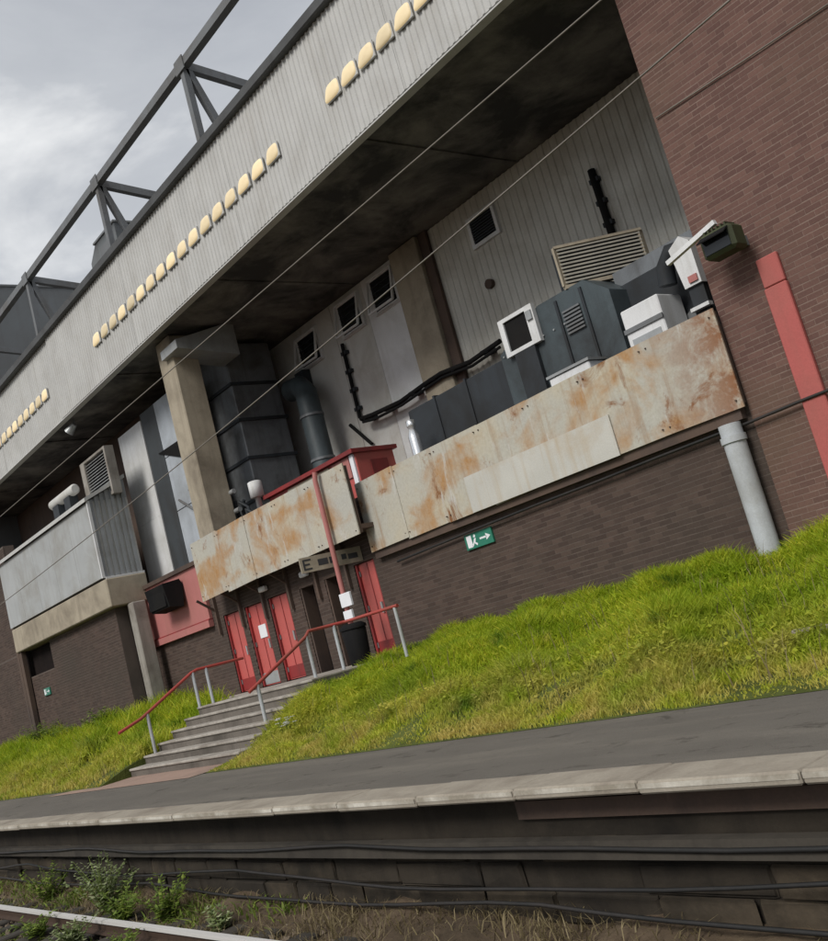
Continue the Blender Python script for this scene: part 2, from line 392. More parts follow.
cable('lineside_cable', YE+.13, -.44, .05, .018, 'thin black cable clipped along the concrete trough under the platform edge', .4)
cable('lineside_cable', YE+.16, -.70, .12, .016, 'sagging black cable hung low on the piers below the trough', 1.5)
cable('lineside_cable', YE+.14, -.90, .10, .017, 'lowest cable drooping near the dirt at the foot of the platform wall', 2.6)
# paving at the foot of the steps
MB().add([(SX0-2.2, YB-.35, .004), (SX1-.1, YB-.25, .004), (SX1-.1, YB+.95, .004), (SX0-.2, YB+.95, .004)], [(0, 1, 2, 3)]).build('path', M['paving'], kind='structure')

# banks
def bank_z(X, Y):
    t_ = np.clip((Y-YB)/(YW-YB), 0, 1)
    b = 1.10*(1-(1-t_)**1.35)
    lump = .07*np.sin(X*1.7+Y*.9)+.06*np.sin(X*.63-Y*2.1+1)+.04*np.sin(X*3.1+Y*2.7)
    lump = np.where((X > -26.6) & (X < SX0+.01) & (Y > 11.35), 0, lump); b = np.where((X > -26.6) & (X < SX0+.01) & (Y > 11.35), np.minimum(b, .86), b)
    return b+lump*np.clip(t_*5, 0, 1)*np.clip((1-t_)*6+.2, 0, 1)
def bank(name, x0, x1, nx):
    xs = np.linspace(x0, x1, nx); ys = np.linspace(YB, YW-.02, 26)
    gx, gy = np.meshgrid(xs, ys); gz = bank_z(gx, gy)
    V_ = np.stack([gx, gy, gz], -1).reshape(-1, 3); n = nx; F = []
    for j in range(25):
        for i in range(n-1): F.append((j*n+i, j*n+i+1, (j+1)*n+i+1, (j+1)*n+i))
    mb = MB(); mb.add(V_.tolist(), F, True)
    # side and back walls down to the ground so that the bank is solid
    for sidex in (0, n-1):
        lp = [tuple(V_[j*n+sidex]) for j in range(26)]
        mb.add(lp+[(p[0], p[1], -1.3) for p in lp], [(j, j+1, j+27, j+26) for j in range(25)])
    return mb.build(name, M['bank_soil'], kind='structure')
bank('grass_bank', SX1, 30, 150)
bank('grass_bank', -140, SX0, 260)

# ------------------------------------------------------------------ steps
steps = empty('concrete_steps', ((SX0+SX1)/2, 9.6, 0), 'broad flight of worn concrete steps from the platform up to the red doors', 'steps')
NR = 6; rise = LAND/NR; y0 = 8.45; tread = .36
for i in range(NR):
    z1 = rise*(i+1); yy = y0+tread*i; ye = yy+tread+.05 if i < NR-1 else YW-.03
    xl = SX0 if i < NR-1 else SX0
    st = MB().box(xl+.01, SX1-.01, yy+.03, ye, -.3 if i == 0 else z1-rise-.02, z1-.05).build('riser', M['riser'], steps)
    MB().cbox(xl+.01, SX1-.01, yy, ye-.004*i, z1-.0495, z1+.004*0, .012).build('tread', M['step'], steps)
MB().box(-26.5, SX0+.005, y0+tread*5+1.2, YW-.03, -.3, LAND-.006).build('landing', M['step'], steps)
def handrail(label, X, segs, posts, tail=None):
    h = empty('handrail', (X, segs[0][1], LAND-.8), label, 'handrail', None)
    MB().tube(segs, .034, 10).build('rail', M['handrail_red'], h)
    for (px, py, zb, zt) in posts: MB().tube([(px, py, zb-.03), (px, py, zt-.01)], .036, 10).build('post', M['pipe_grey'], h)
    return h
def step_z(Y): return min(NR, max(0, math.floor((Y-y0)/tread)+1))*rise
XL = SX0+.12; XR = SX1-.12
handrail('left hand sloping red handrail on grey posts beside the tall grass', XL,
         [(XL, 8.35, .95), (XL, 8.9, 1.12), (XL, 10.25, 1.80), (XL, 10.4, 1.84), (XL, 11.6, 1.84)],
         [(XL, 9.05, step_z(9.05), 1.19), (XL, 10.28, step_z(10.28), 1.81), (XL, 10.62, LAND, 1.84)])
handrail('long red handrail climbing the grassy edge of the steps then turning along the landing', XR,
         [(XR-.3, 9.15, 1.10), (XR-.3, 9.3, 1.17), (XR-.3, 10.6, 1.82), (XR-.3, 10.7, 1.92), (XR-.3, 11.5, 1.93), (XR-.2, 11.62, 1.93), (-14.9, 11.64, 1.93)],
         [(XR-.3, 9.35, step_z(9.35), 1.2), (XR-.3, 10.62, LAND, 1.84), (XR-.3, 11.3, LAND, 1.92), (-15.0, 11.64, 1.0, 1.92)])

# ------------------------------------------------------------------ brickwork
def bricks(x0, x1, z0, z1, y, holes, L_=.25, H=.088, gap=.013, vg=.006, parent=None, m=None):
    nx = int((x1-x0)/L_)+2; nz = int((z1-z0)/H)
    A = []
    for j in range(nz):
        off = -(L_/2) if j % 2 else 0
        for i in range(nx):
            a = x0+off+i*L_; b = min(a+L_-vg, x1); a = max(a, x0); c = z0+j*H; d = c+H-gap
            if b-a < .04: continue
            if any(a < h[1] and b > h[0] and c < h[3] and d > h[2] for h in holes):
                ok = False
                for h in holes:                                   # cut the brick back to the opening's edge
                    if c < h[3] and d > h[2]:
                        if a < h[0] < b: b = h[0]; ok = True
                        elif a < h[1] < b: a = h[1]; ok = True
                if not ok or b-a < .04: continue
            A.append((a, b, c, d))
    A = np.array(A); n = len(A); dy = rng.uniform(-.0008, .0008, n); ja = rng.uniform(-.003, .003, (n, 2))
    V_ = np.zeros((n, 8, 3)); yf = y+dy; yb = np.full(n, y+.021)
    for q, (ix, iz, yy) in enumerate([(0, 2, yf), (1, 2, yf), (1, 3, yf), (0, 3, yf), (0, 2, yb), (1, 2, yb), (1, 3, yb), (0, 3, yb)]):
        V_[:, q, 0] = A[:, ix]; V_[:, q, 1] = yy; V_[:, q, 2] = A[:, iz]+ja[:, 0]
    fs = np.array([(0, 1, 2, 3), (4, 0, 3, 7), (1, 5, 6, 2), (3, 2, 6, 7), (4, 5, 1, 0)])
    F = (np.arange(n)[:, None, None]*8+fs[None]).reshape(-1, 4)
    return np_mesh('brickwork', V_.reshape(-1, 3), F, m, parent, kind='stuff')

# ------------------------------------------------------------------ the brick tower on the right
tower = empty('brick_tower', (-2, YW+3, 1.0), 'tall windowless brown brick stair tower at the end of the stand', 'building')
MB().box(XT+.004, 8, YW+.0018, 26, -.4, 16).build('wall', M['mortar'], tower)
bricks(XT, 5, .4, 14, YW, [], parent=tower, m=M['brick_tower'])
a = P(757, 268, YW-.06); b_ = P(783, 262, YW-.06)
rs = MB(); rs.cbox(a[0], a[0]+.36, YW-.09, YW-.004, 1.5, a[2]-.35, .015); rs.cbox(a[0]+.01, a[0]+.35, YW-.08, YW-.004, a[2]-.34, a[2]+.1, .015)
rs.build('red_stripe', M['red_stripe'], tower)
MB().cbox(a[0]-.02, a[0]+.38, YW-.1, YW-.004, .9, 1.497, .015).build('stripe_foot', M['concrete_grey'], tower)
p0 = P(734, 422, 13.35); p1_ = P(770, 545, 13.35)
dp = MB(); dp.tube([(p0[0]-.05, 13.28, .8), (p0[0]-.05, 13.28, p0[2]-.02)], .17, 16)
dp.tube([(p0[0]-.05, 13.28, p0[2]-.3), (p0[0]-.05, 13.28, p0[2]-.2)], .195, 16)
dp.build('downpipe', M['pipe_grey'], tower)

# ------------------------------------------------------------------ the stand
stand = empty('stadium_stand', (-22, 20, 1.0), 'long grey clad football stand with ribbed roof edge above the railway platform', 'building')
# openings in the street-level wall (x0, x1, z0, z1)
DT = .139*YW+CAM_Z
def dX(x, y): return P(x, y, YW)[0]
doors = [(dX(223.5, 615.6), dX(239, 610)), (dX(244, 606), dX(261, 600)), (dX(268, 600), dX(286, 594))]
dark = [(dX(299, 586.7), dX(312, 582)), (dX(323.5, 576.5), dX(336.5, 572))]
door4 = (dX(354, 566), dX(373, 560.6))
holes = [(d[0]-.02, d[1]+.02, 0, DT+.02) for d in doors+dark+[door4]]
RZ0, RZ1 = .128*13.45+CAM_Z, .262*13.45+CAM_Z                 # red sign panel
RX0, RX1 = -2.285*13.45, -1.90*13.45
wb = MB()
HS = sorted(holes); xs = [-31.5]+[v for h in HS for v in (h[0], h[1])]+[XT]
for i in range(0, len(xs), 2): wb.box(xs[i], xs[i+1], YW+.0018, YW+.35, -.4, DT+.02)
wb.box(-31.5, XT, YW+.0018, YW+.35, DT+.021, 4.6)
wall = wb.build('street_wall', M['mortar_dark'], stand)
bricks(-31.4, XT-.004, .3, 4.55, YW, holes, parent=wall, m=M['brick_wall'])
for k_, d in enumerate(doors+[door4]):
    dm = MB(); dm.box(d[0], d[1], YW+.09, YW+.14, LAND+.02, DT)
    do = dm.build('door', M['red'], stand)
    MB().box(d[0]-.018, d[0]+.05, YW+.03, YW+.089, LAND+.02, DT).build('door_frame', M['red_dark'], do)
    MB().box(d[1]-.05, d[1]+.018, YW+.03, YW+.089, LAND+.02, DT).build('door_frame', M['red_dark'], do)
    MB().box(d[0]+.06, d[1]-.06, YW+.075, YW+.0895, LAND+.05, LAND+.35).build('kick_plate', M['galv'] if k_ == 1 else M['red_dark'], do)
    MB().box((d[0]+d[1])/2-.012, (d[0]+d[1])/2+.012, YW+.08, YW+.0895, LAND+.36, DT-.02).build('joint', M['red_dark'], do)
    MB().box(d[1]-.2, d[1]-.14, YW+.045, YW+.089, 1.98, 2.22).build('handle', M['galv'], do)
    for hz_ in (1.25, 2.1, 2.9): MB().tube([(d[0]+.06, YW+.07, hz_), (d[0]+.06, YW+.07, hz_+.12)], .018, 8).build('hinge', M['steel'], do)
    if k_ == 1:
        MB().box(d[0]+.35, d[0]+.72, YW+.07, YW+.0885, 2.28, 2.62).build('notice', M['paper'], do, label='white paper notice fixed to the middle red door')
for d in dark:
    o = MB().box(d[0]-.018, d[1]+.018, YW+.36, YW+.4, LAND, DT+.02).build('doorway', M['opening'], stand)
    MB().box(d[0]-.018, d[1]+.018, YW+.0, YW+.36, DT-.05, DT+.018).build('lintel', M['brown'], o)
    MB().box(d[0]-.018, d[0]+.045, YW+.02, YW+.355, LAND, DT-.051).build('jamb', M['brown'], o)
# posts between the doors that hold the canopy front
PZ0, PZ1 = .184*12.85+CAM_Z, .309*12.85+CAM_Z
cx = [doors[0][0]-.28, (doors[0][1]+doors[1][0])/2, (doors[1][1]+doors[2][0])/2, (doors[2][1]+dark[0][0])/2-.1, (dark[0][1]+dark[1][0])/2, (dark[1][1]+door4[0])/2+.1]
for X in cx:
    m = MB(); m.bar((X, YW-.05, PZ0-.95), (X, YW-.05, PZ0+.3), .08, .08); m.bar((X, YW-.05, PZ0-.28), (X, 12.95, PZ0+.1), .045, .06)
    m.build('canopy_bracket', M['brown'], stand)
# rusty parapet sheets
def parapet(x0, x1, z0, z1, y, n, patch=None):
    p = MB().box(x0, x1, y+.05, y+.12, z0+.06, z1-.04).build('parapet', M['brown'], stand)
    w_ = (x1-x0)/n
    for i in range(n):
        a, b = x0+i*w_, x0+(i+1)*w_; dz = random.uniform(-.035, .03); dy = random.uniform(-.008, .008); dz2 = random.uniform(-.03, .03)
        m = MB(); sl = random.uniform(-.02, .02)
        m.prism([(a-.02, y+dy, z0+dz), (b+.015, y+dy+sl, z0+dz2), (b+.015, y+dy+sl, z1+dz2*.6), (a-.02, y+dy, z1+dz*.5)], (0, .03+(i % 2)*.012, 0))
        sh = m.build('sheet', M['rusty'], p)
        for bx_ in (a+.06, b-.08):
            for bz_ in (z0+.12, z1-.12): MB().tube([(bx_, y+dy-.02, bz_), (bx_, y+dy+.02, bz_)], .013, 8).build('bolt', M['brown'], sh)
    return p
LX0, LX1 = -1.918*12.85, -1.331*12.85
parapet(LX0, LX1, PZ0, PZ1, 12.85, 5)
QX0, QX1 = -1.309*13.3, -.588*13.3; QZ0, QZ1 = .149*13.3+CAM_Z, .2665*13.3+CAM_Z
rp = parapet(QX0, QX1, QZ0, QZ1, 13.3, 7)
a = P(462, 472, 13.27); b_ = P(612, 425, 13.27)
MB().box(a[0], b_[0]-.02, 13.268, 13.288, QZ0-.01, QZ0+.70).build('patch_sheet', M['patch'], rp, label='paler patch sheet fixed over the lower rusty parapet')
# canopy roof and terrace slab
MB().box(LX0, LX1, 12.97, YW+.01, PZ0+.14, PZ0+.24).build('canopy_roof', M['brown'], stand)
MB().box(-32, XT, YW+.36, YR, 4.0, 4.12).build('terrace', M['terrace'], stand)
# dark timber run under the right parapet
MB().box(QX0, QX1-.1, 13.36, YW-.006, QZ0-.16, QZ0+.05).build('ledge', M['brown'], stand)
# upper wall
XP0, XP1 = -1.069*YR, -1.004*YR
MB().corr(XP1, XT-.01, 4.1, SOF, YR, .21, .022).build('ribbed_cladding', M['clad'], stand)
xw = XP0; k_ = 0
while xw > -27:
    MB().box(xw-1.62, xw-.006, YR+.01+.004*(k_ % 2), YR+.12, 4.1, SOF).build('wall_panel', M['panel_grey'] if k_ != 0 else M['panel_pale'], stand)
    xw -= 1.63; k_ += 1
MB().cbox(XP0, XP1, YR-.22, YR+.1, 4.1, SOF-.002, .02).build('pilaster', M['concrete'], stand)
MB().box(XP1+.01, XP1+.32, YR-.10, YR-.002, 4.1, SOF-.002).build('dark_channel', M['brown'], stand)
# windows in the upper wall
def window(px, hopper):
    (xa, ya), (xb, yb) = px; a = P(xa, ya, YR); b = P(xb, yb, YR); x0, x1 = a[0], b[0]; z0, z1 = b[2], a[2]
    f = .09; y = YR-.07; m = MB()
    m.box(x0, x1, y, YR+.03, z0, z0+f); m.box(x0, x1, y, YR+.03, z1-f, z1); m.box(x0, x0+f, y, YR+.03, z0+f, z1-f); m.box(x1-f, x1, y, YR+.03, z0+f, z1-f)
    wi = m.build('window', M['white'], stand)
    MB().box(x0+f, x1-f, YR-.045, YR-.03, z0+f, z1-f).build('pane', M['glass'], wi)
    if hopper:
        m = MB(); o = .22
        for q in range(1, 5):
            zz = z0+f+(z1-z0-2*f)*q/5; m.bar((x0+f, YR-.055, zz), (x1-f, YR-.055, zz), .02, .02)
        m.build('bars', M['duct_dark'], wi)
        m = MB(); pts = [(x0+.02, y-.01, z1-.03), (x0+.02, y-o, z0+.05), (x1-.02, y-o, z0+.05), (x1-.02, y-.01, z1-.03)]
        for q in range(4): m.bar(pts[q], pts[(q+1) % 4], .06, .05)
        m.build('open_sash', M['white'], wi)
    else:
        m = MB()
        for q in range(1, 9):
            zz = z0+f+(z1-z0-2*f)*q/9; m.bar((x0+f, YR-.055, zz), (x1-f, YR-.055, zz), .015, .03)
        m.build('blind', M['duct_dark'], wi)
window(((467, 221), (502, 232)), False)
window(((368, 282), (402, 300)), True)
window(((336, 307), (367, 325)), True)
window(((296, 341), (325, 358)), True)
# left part of the upper wall: pale sheets, dark strip, blue-grey sheets
YL = 14.2
def sheet(x0r, x1r, z0, z1, m, name='wall_sheet', yo=0): return MB().box(x0r*YL, x1r*YL, YL+yo, YL+.10, z0, z1).build(name, M[m], stand)
sheet(-2.15, -2.02, 4.0, 7.0, 'panel_pale'); sheet(-2.152, -2.022, 7.01, 10.13, 'panel_pale', yo=.012)
sheet(-2.018, -1.945, 4.0, 10.3, 'dark_strip', 'dark_strip', .02)
for z0, z1 in ((4.0, 5.1), (5.13, 6.8), (6.83, 8.5), (8.53, 10.3)): sheet(-1.943, -1.775, z0, z1, 'panel_blue', yo=.015)
MB().box(-25.95, -25.8, YL+.11, YR+.1, 4.0, SOF).build('return_wall', M['panel_grey'], stand)
MB().box(-46, -25.96, 15.4, 15.55, 4.0, SOF).build('back_wall', M['brown'], stand)
tri = [P(160, 453, YL-.03), P(181, 438, YL-.03), P(181, 455, YL-.03)]
# concrete column and its bracket
MB().cbox(-1.873*13.15, -1.809*13.15, 13.15, 13.95, 3.9, SOF, .03).build('concrete_column', M['concrete'], stand)
hb = MB(); zb = .70*13.05+CAM_Z
hb.prism([(-1.85*13.05, 13.0, zb+.22), (-1.85*13.05, 13.0, zb-.02), (-1.85*13.05, 14.9, zb-.25), (-1.85*13.05, 14.9, zb+.75)], (1.0, 0, 0))
hb.build('duct_hood', M['galv'], stand)
# roof: soffit, beams, fascia, gutter, roof deck
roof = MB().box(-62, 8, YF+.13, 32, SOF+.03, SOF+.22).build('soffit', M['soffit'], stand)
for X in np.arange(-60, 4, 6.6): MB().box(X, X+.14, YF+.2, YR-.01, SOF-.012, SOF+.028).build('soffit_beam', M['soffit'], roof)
FZ0, FZ1 = SOF-.0, 1.0*YF+CAM_Z
xs = [-62, -55.6, -49.3, -43.1, -37.0, -30.85, -24.6, -18.3, -12.0, -5.8, .4, 8]
for i in range(len(xs)-1):
    left = xs[i+1] < -30.8; dy = .0 if not left else .05
    fp = MB().corr(xs[i]+.01, xs[i+1]-.01, FZ0+(.0 if not left else -.06), FZ1, YF+dy, .16, .024, .05).build('fascia_panel', M['fascia'], stand)
    MB().box(xs[i+1]-.03, xs[i+1]+.03, YF+dy-.012, YF+dy-.002, FZ0-.02, FZ1).build('cover_strip', M['fascia'], fp)
MB().box(-62, 8, YF-.03, YF+.18, FZ0-.09, FZ0-.062).build('drip_edge', M['fascia'], stand)
MB().cbox(-62, 8, YF-.14, YF+.22, FZ1-.06, FZ1+.20, .03).build('gutter', M['gutter'], stand)
MB().box(-62, 8, YF+.2, 32, FZ1-.3, FZ1-.1).build('roof_deck', M['dull_roof'], stand)
# roof truss
YN = 12.9; ZN = 1.18*YN+CAM_Z
nodes = [-1.505*YN-6.25*k_ for k_ in range(-3, 5)]; nodes[3] = -1.505*YN; nodes[4] = -1.963*YN; nodes[5] = -2.476*YN
truss = MB().bar((-62, YN, ZN), (8, YN, ZN), .20, .22).build('roof_truss', M['steel'], stand)
for X in nodes:
    MB().bar((X, YN, FZ1-.1), (X, YN, ZN), .17, .17).build('post', M['steel'], truss)
    MB().bar((X, YN+.05, ZN-.05), (X, YN+1.05, FZ1-.12), .17, .17).build('brace', M['steel'], truss)
    MB().bar((X, YN, ZN-.02), (X, YN+13, ZN-.02-13*.137), .18, .22).build('rafter', M['steel'], truss)
    MB().box(X-.22, X+.22, YN-.13, YN-.101, ZN-.20, ZN+.16).build('gusset', M['steel'], truss)
# projecting clad bay on the left
BX = -2.405*12.2; BZ0 = .339*12.2+CAM_Z; BZ1 = .538*12.2+CAM_Z; BB = YW+.02; BL = -3.17*12.2
bay = MB().box(BL, BX-.02, 12.26, BB, BZ0+.02, BZ1-.01).build('clad_bay', M['panel_grey'], stand)
nn = 5
for i in range(nn):
    a = BL+(BX-BL)*i/nn; b = BL+(BX-BL)*(i+1)/nn; MB().box(a+.004, b-.004, 12.2, 12.255, BZ0, BZ1-.05).build('front_sheet', M['bay_sheet'], bay)
m = MB(); n_ = 7; pr = []
for i in range(n_):
    ya = 12.26+(BB-12.26)*i/n_; yb = 12.26+(BB-12.26)*(i+.55)/n_
    za = BZ1+.62*(i/n_); zb2 = BZ1+.62*((i+.55)/n_)
    m.prism([(BX-.015, ya, BZ0), (BX-.015, yb, BZ0), (BX-.015, yb, zb2), (BX-.015, ya, za)], (.05, 0, 0))
m.prism([(BX-.06, 12.26, BZ1-.02), (BX-.06, BB, BZ1-.02), (BX-.06, BB, BZ1+.6)], (.045, 0, 0))
m.build('side_sheet', M['side_clad'], bay)
MB().box(BX-.01, BX+.06, 12.17, 12.258, BZ0-.02, BZ1).build('corner_trim', M['white'], bay)
MB().box(BX+.0355, BX+.09, 12.26, BB, BZ0-.06, BZ0-.001).build('base_trim', M['white'], bay)
m = MB(); m.prism([(BL-.2, 12.1, BZ1-.03), (BL-.2, BB, BZ1+.60), (BL-.2, BB, BZ1+.72), (BL-.2, 12.1, BZ1+.09)], (BX-BL+.32, 0, 0)); m.build('bay_roof', M['fascia'], bay)
# concrete edge beam, posts and brick infill beneath the bay
CB = .262*12.2+CAM_Z
MB().cbox(BL, BX+.12, 12.22, BB+.01, CB, BZ0-.065, .03).build('edge_beam', M['concrete'], stand)
MB().cbox(BX+.02, BX+.42, 12.75, 13.2, .9, CB-.002, .03).build('concrete_post', M['concrete_grey'], stand)
ux0, ux1 = -44, BX-.35
wz = (P(50, 640, 12.5)[2]); wx = (P(20, 655, 12.5)[0], P(52, 655, 12.5)[0])
hl = [(wx[0], wx[1], P(54, 668, 12.5)[2], CB-.05)]
m = MB(); m.box(-60, wx[0], 12.5018, 12.9, -.4, CB+.3); m.box(wx[1], ux1, 12.5018, 12.9, -.4, CB-.004); m.box(wx[0], wx[1], 12.5018, 12.9, -.4, hl[0][2])
ub = m.build('undercroft_wall', M['mortar_dark'], stand)
bricks(-60, ux1-.004, .3, CB-.02, 12.5, hl, parent=ub, m=M['brick_wall'])
bricks(-60, BL-.02, CB+.0, 8.6, 12.5, [], parent=ub, m=M['brick_wall'])
MB().box(-60, BL-.03, 12.5018, 12.9, CB+.31, 8.6).build('end_wall', M['mortar_dark'], stand)
MB().box(wx[0]+.01, wx[1]-.01, 12.7, 12.74, hl[0][2]+.01, CB-.06).build('window_void', M['opening'], stand)
MB().box(BL-.28, BL-.03, 12.3, 12.46, .9, BZ1).build('dark_gap_post', M['brown'], stand)
MB().box(BL, BL+.3, 12.30, 12.46, .9, CB-.01).build('dark_gap_post', M['brown'], stand)
# red sign board area
rbp = MB().box(RX0, RX1, YW-.10, YW-.008, RZ0+.22, RZ1).build('red_board', M['red_faded'], stand)
MB().box(RX0-.02, RX1, YW-.16, YW-.012, RZ0, RZ0+.19).build('sill_board', M['red_faded'], rbp)
MB().box(RX0-.03, RX1, YW-.14, YW-.012, RZ0+.19, RZ0+.225).build('sill_groove', M['red_dark'], rbp)
MB().box(RX0-.08, RX1, YW-.18, YW-.01, RZ1, RZ1+.12).build('capping', M['brown'], rbp)
MB().box(RX0-.14, RX0-.002, YW-.13, YW-.01, RZ0, RZ1).build('side_trim', M['brown'], rbp)

# far roof block behind
far = empty('grey_stand_block', (-56, 28, 0), 'far dull grey clad block rising behind the roof truss', 'building')
MB().box(-70, -45, 14.2, 60, -.3, 21+CAM_Z).build('wall', M['far_clad'], far)
MB().box(-70.05, -44.95, 14.15, 60.2, 21.001+CAM_Z, 21.1+CAM_Z).build('roof_edge', M['far_clad'], far)
# housing on the roof
hx0 = -2.085*13.6; hx1 = -1.93*13.6
hs = empty('roof_housing', ((hx0+hx1)/2, 14.2, FZ1-.1), 'small grey box housing on the roof between two truss posts', 'roof housing')
m = MB(); z0 = FZ1-.1; z1 = 1.065*13.6+CAM_Z
m.prism([(hx0, 13.6, z0), (hx1, 13.6, z0), (hx1, 13.6, z1), (hx0+.55, 13.6, z1), (hx0, 13.6, z1-.4)], (0, 1.2, 0)); m.build('body', M['far_clad'], hs)
MB().box(hx0+.5, hx1+.05, 13.55, 14.85, z1+.001, z1+.06).build('lid', M['galv'], hs)
MB().box(hx0+.9, hx1-.25, 13.56, 13.599, z0+.3, z1-.3).build('vent_plate', M['steel'], hs)

# ------------------------------------------------------------------ fascia lamps
def make_lamp():
    h = empty('bulkhead_lamp', (0, 0, 0), 'x', 'lamp')
    m = MB(); m.cbox(-.25, .25, -.03, 0.02, -.18, .18, .012); m.build('back_plate', M['fascia'], h)
    m = MB(); nu, nv = 24, 5; vs = []                       # shallow dome, leaning, narrower at the top
    for j in range(nv):
        f_ = j/nv; rr = math.cos(f_*math.pi/2); dep = -.03-.055*math.sin(f_*math.pi/2)
        for i in range(nu):
            t_ = 2*math.pi*i/nu; ct, sn = math.cos(t_), math.sin(t_); q = (ct**4+sn**4)**-.25; zz = .165*sn*rr*q; vs.append((.235*ct*rr*q*(1-1.1*zz)+.3*zz, dep, zz))
    vs.append((0, -.088, 0)); fs = [(j*nu+i, j*nu+(i+1) % nu, (j+1)*nu+(i+1) % nu, (j+1)*nu+i) for j in range(nv-1) for i in range(nu)]
    fs += [((nv-1)*nu+i, (nv-1)*nu+(i+1) % nu, nu*nv) for i in range(nu)]; m.add(vs, fs, True)
    m.build('diffuser', M['glow'], h)
    return h
lamp0 = make_lamp(); first = True
for (r0, r1, n, label, grp) in ((-2.139, -1.295, 17, 'lit amber lamp in the long middle row along the ribbed roof edge', 'middle row of fascia lamps'),
                           (-1.101, -.72, 9, 'lit amber lamp in the row nearest the brick tower', 'tower end row of fascia lamps'),
                           (-3.0, -2.529, 10, 'small lit amber lamp in the row beyond the fascia joint', 'far row of fascia lamps')):
    for i in range(n):
        o = lamp0 if first else copy_tree(lamp0); first = False
        X = (r0+(r1-r0)*i/(n-1))*YF
        o.location = (X, YF-.02+(.05 if X < -30.85 else 0), .868*YF+CAM_Z); o['label'] = label; o['group'] = grp

# ------------------------------------------------------------------ plant on the terrace
TZ = 4.12
# tall banded duct behind the column
td = empty('tall_duct', (-24.9, 15.7, TZ), 'tall banded sheet metal duct rising to the roof behind the concrete column', 'duct')
tx0, tx1, ty0, ty1 = -1.71*15, -1.61*15, 15.0, 16.6
MB().cbox(tx0, tx1, ty0, ty1, TZ-.02, SOF-.13, .03).build('casing', M['duct'], td)
for z in (5.0, 6.15, 7.35, 8.5, 9.6):
    m = MB(); m.box(tx0-.05, tx1+.05, ty0-.05, ty1+.05, z, z+.09); m.build('band', M['duct_dark'], td)
td2 = empty('round_duct', (-21.9, 16.2, TZ), 'slim round galvanised duct standing beside the tall banded duct', 'duct')
MB().tube([(-22.6, 16.4, TZ-.02), (-22.6, 16.4, 8.2), (-22.75, 16.5, 8.8), (-23.1, 16.6, 9.1), (-23.6, 16.6, 9.15)], .33, 16).build('pipe', M['duct_teal'], td2)
for z in (5.2, 6.7, 8.0): MB().tube([(-22.6, 16.4, z), (-22.6, 16.4, z+.07)], .36, 16).build('collar', M['duct'], td2)
dd = empty('dark_riser', (-20.9, 16.9, TZ), 'dark cable riser climbing the wall under the last small window', 'riser')
a = P(303, 372, 17.2); MB().box(a[0]-.22, a[0]+.22, 17.02, 17.29, TZ-.02, a[2]).build('channel', M['duct_dark'], dd)
for z in (5.2, 6.4, 7.4): MB().box(a[0]-.3, a[0]+.3, 17.0, 17.295, z, z+.07).build('clamp', M['steel'], dd)
# red plant room
rx0, rx1 = -1.573*14.2, -1.288*14.2
pr_ = empty('red_plant_room', ((rx0+rx1)/2, 14.8, TZ), 'low red painted plant room with overhanging lid above the canopy', 'plant room')
rz = .322*14.2+CAM_Z
MB().box(rx0, rx1, 14.2, 15.35, TZ-.02, rz-.1).build('wall', M['red'], pr_)
MB().box(rx0-.1, rx1+.08, 14.06, 15.45, rz-.1, rz).build('lid', M['red_dark'], pr_)
MB().box(rx1-.95, rx1-.25, 14.16, 14.198, rz-.62, rz-.12).build('panel', M['red_faded'], pr_)
MB().box(rx1-.2, rx1-.05, 14.15, 14.199, TZ, rz-.11).build('post', M['paper'], pr_)
MB().box(rx0+1.0, rx1-1.1, 14.15, 14.198, rz-.40, rz-.14).build('vent', M['concrete'], pr_)
MB().box(rx1+.001, rx1+.03, 14.6, 15.1, TZ, rz-.3).build('hatch', M['red_dark'], pr_)
# long dark duct with intake hood, white sections
def pz(x, y, Y): return P(x, y, Y)[2]
du = empty('long_dark_duct', (-13.5, 15.0, TZ), 'long dark box duct running behind the rusty parapet to the white hood', 'duct')
Yd = 14.6; xa = P(412, 430, Yd)[0]; xb = P(505, 360, Yd)[0]; xc = P(548, 330, Yd)[0]; xd = P(622, 320, Yd)[0]
zl = .333*Yd+CAM_Z
m = MB(); m.cbox(xa, xb, Yd, Yd+1.0, TZ+.12, zl, .03); m.build('low_section', M['duct_dark'], du)
for f_ in (.3, .62): MB().box(xa+(xb-xa)*f_-.03, xa+(xb-xa)*f_+.03, Yd-.03, Yd+1.03, TZ+.09, zl+.03).build('flange', M['duct_dark'], du)
m = MB(); m.tube([(xa+.02, Yd+.45, TZ+.45), (xa-.25, Yd+.45, TZ+.5), (xa-.42, Yd+.45, TZ+.35), (xa-.45, Yd+.45, TZ-.01)], .36, 14); m.build('elbow', M['duct_dark'], du)
m = MB(); zt = .368*Yd+CAM_Z
m.prism([(xb, Yd-.1, TZ+.1), (xd, Yd-.1, TZ+.1), (xd, Yd-.1, zt-.35), (xd-.5, Yd-.1, zt+.05), (xc, Yd-.1, zt+.06), (xb, Yd-.1, zl+.05)], (0, 1.3, 0)); m.build('fan_section', M['duct_teal'], du)
for X in (xc+.45, xd-.6): MB().box(X-.03, X+.03, Yd-.135, Yd-.101, TZ+.15, zt-.05).build('seam', M['duct_dark'], du)
gx0, gx1 = xc+.55, xd-.7; gz0 = zt-.75
for q in range(7): MB().bar((gx0, Yd-.13, gz0+q*.07), (gx1, Yd-.13, gz0+q*.07), .03, .035).build('grille_bar', M['steel'], du)
for q in range(9): MB().tube([(xb+.1+(xd-xb-.7)*q/8, Yd-.125, zl-.02), (xb+.1+(xd-xb-.7)*q/8, Yd-.09, zl-.02)], .02, 6).build('rivet', M['galv'], du)
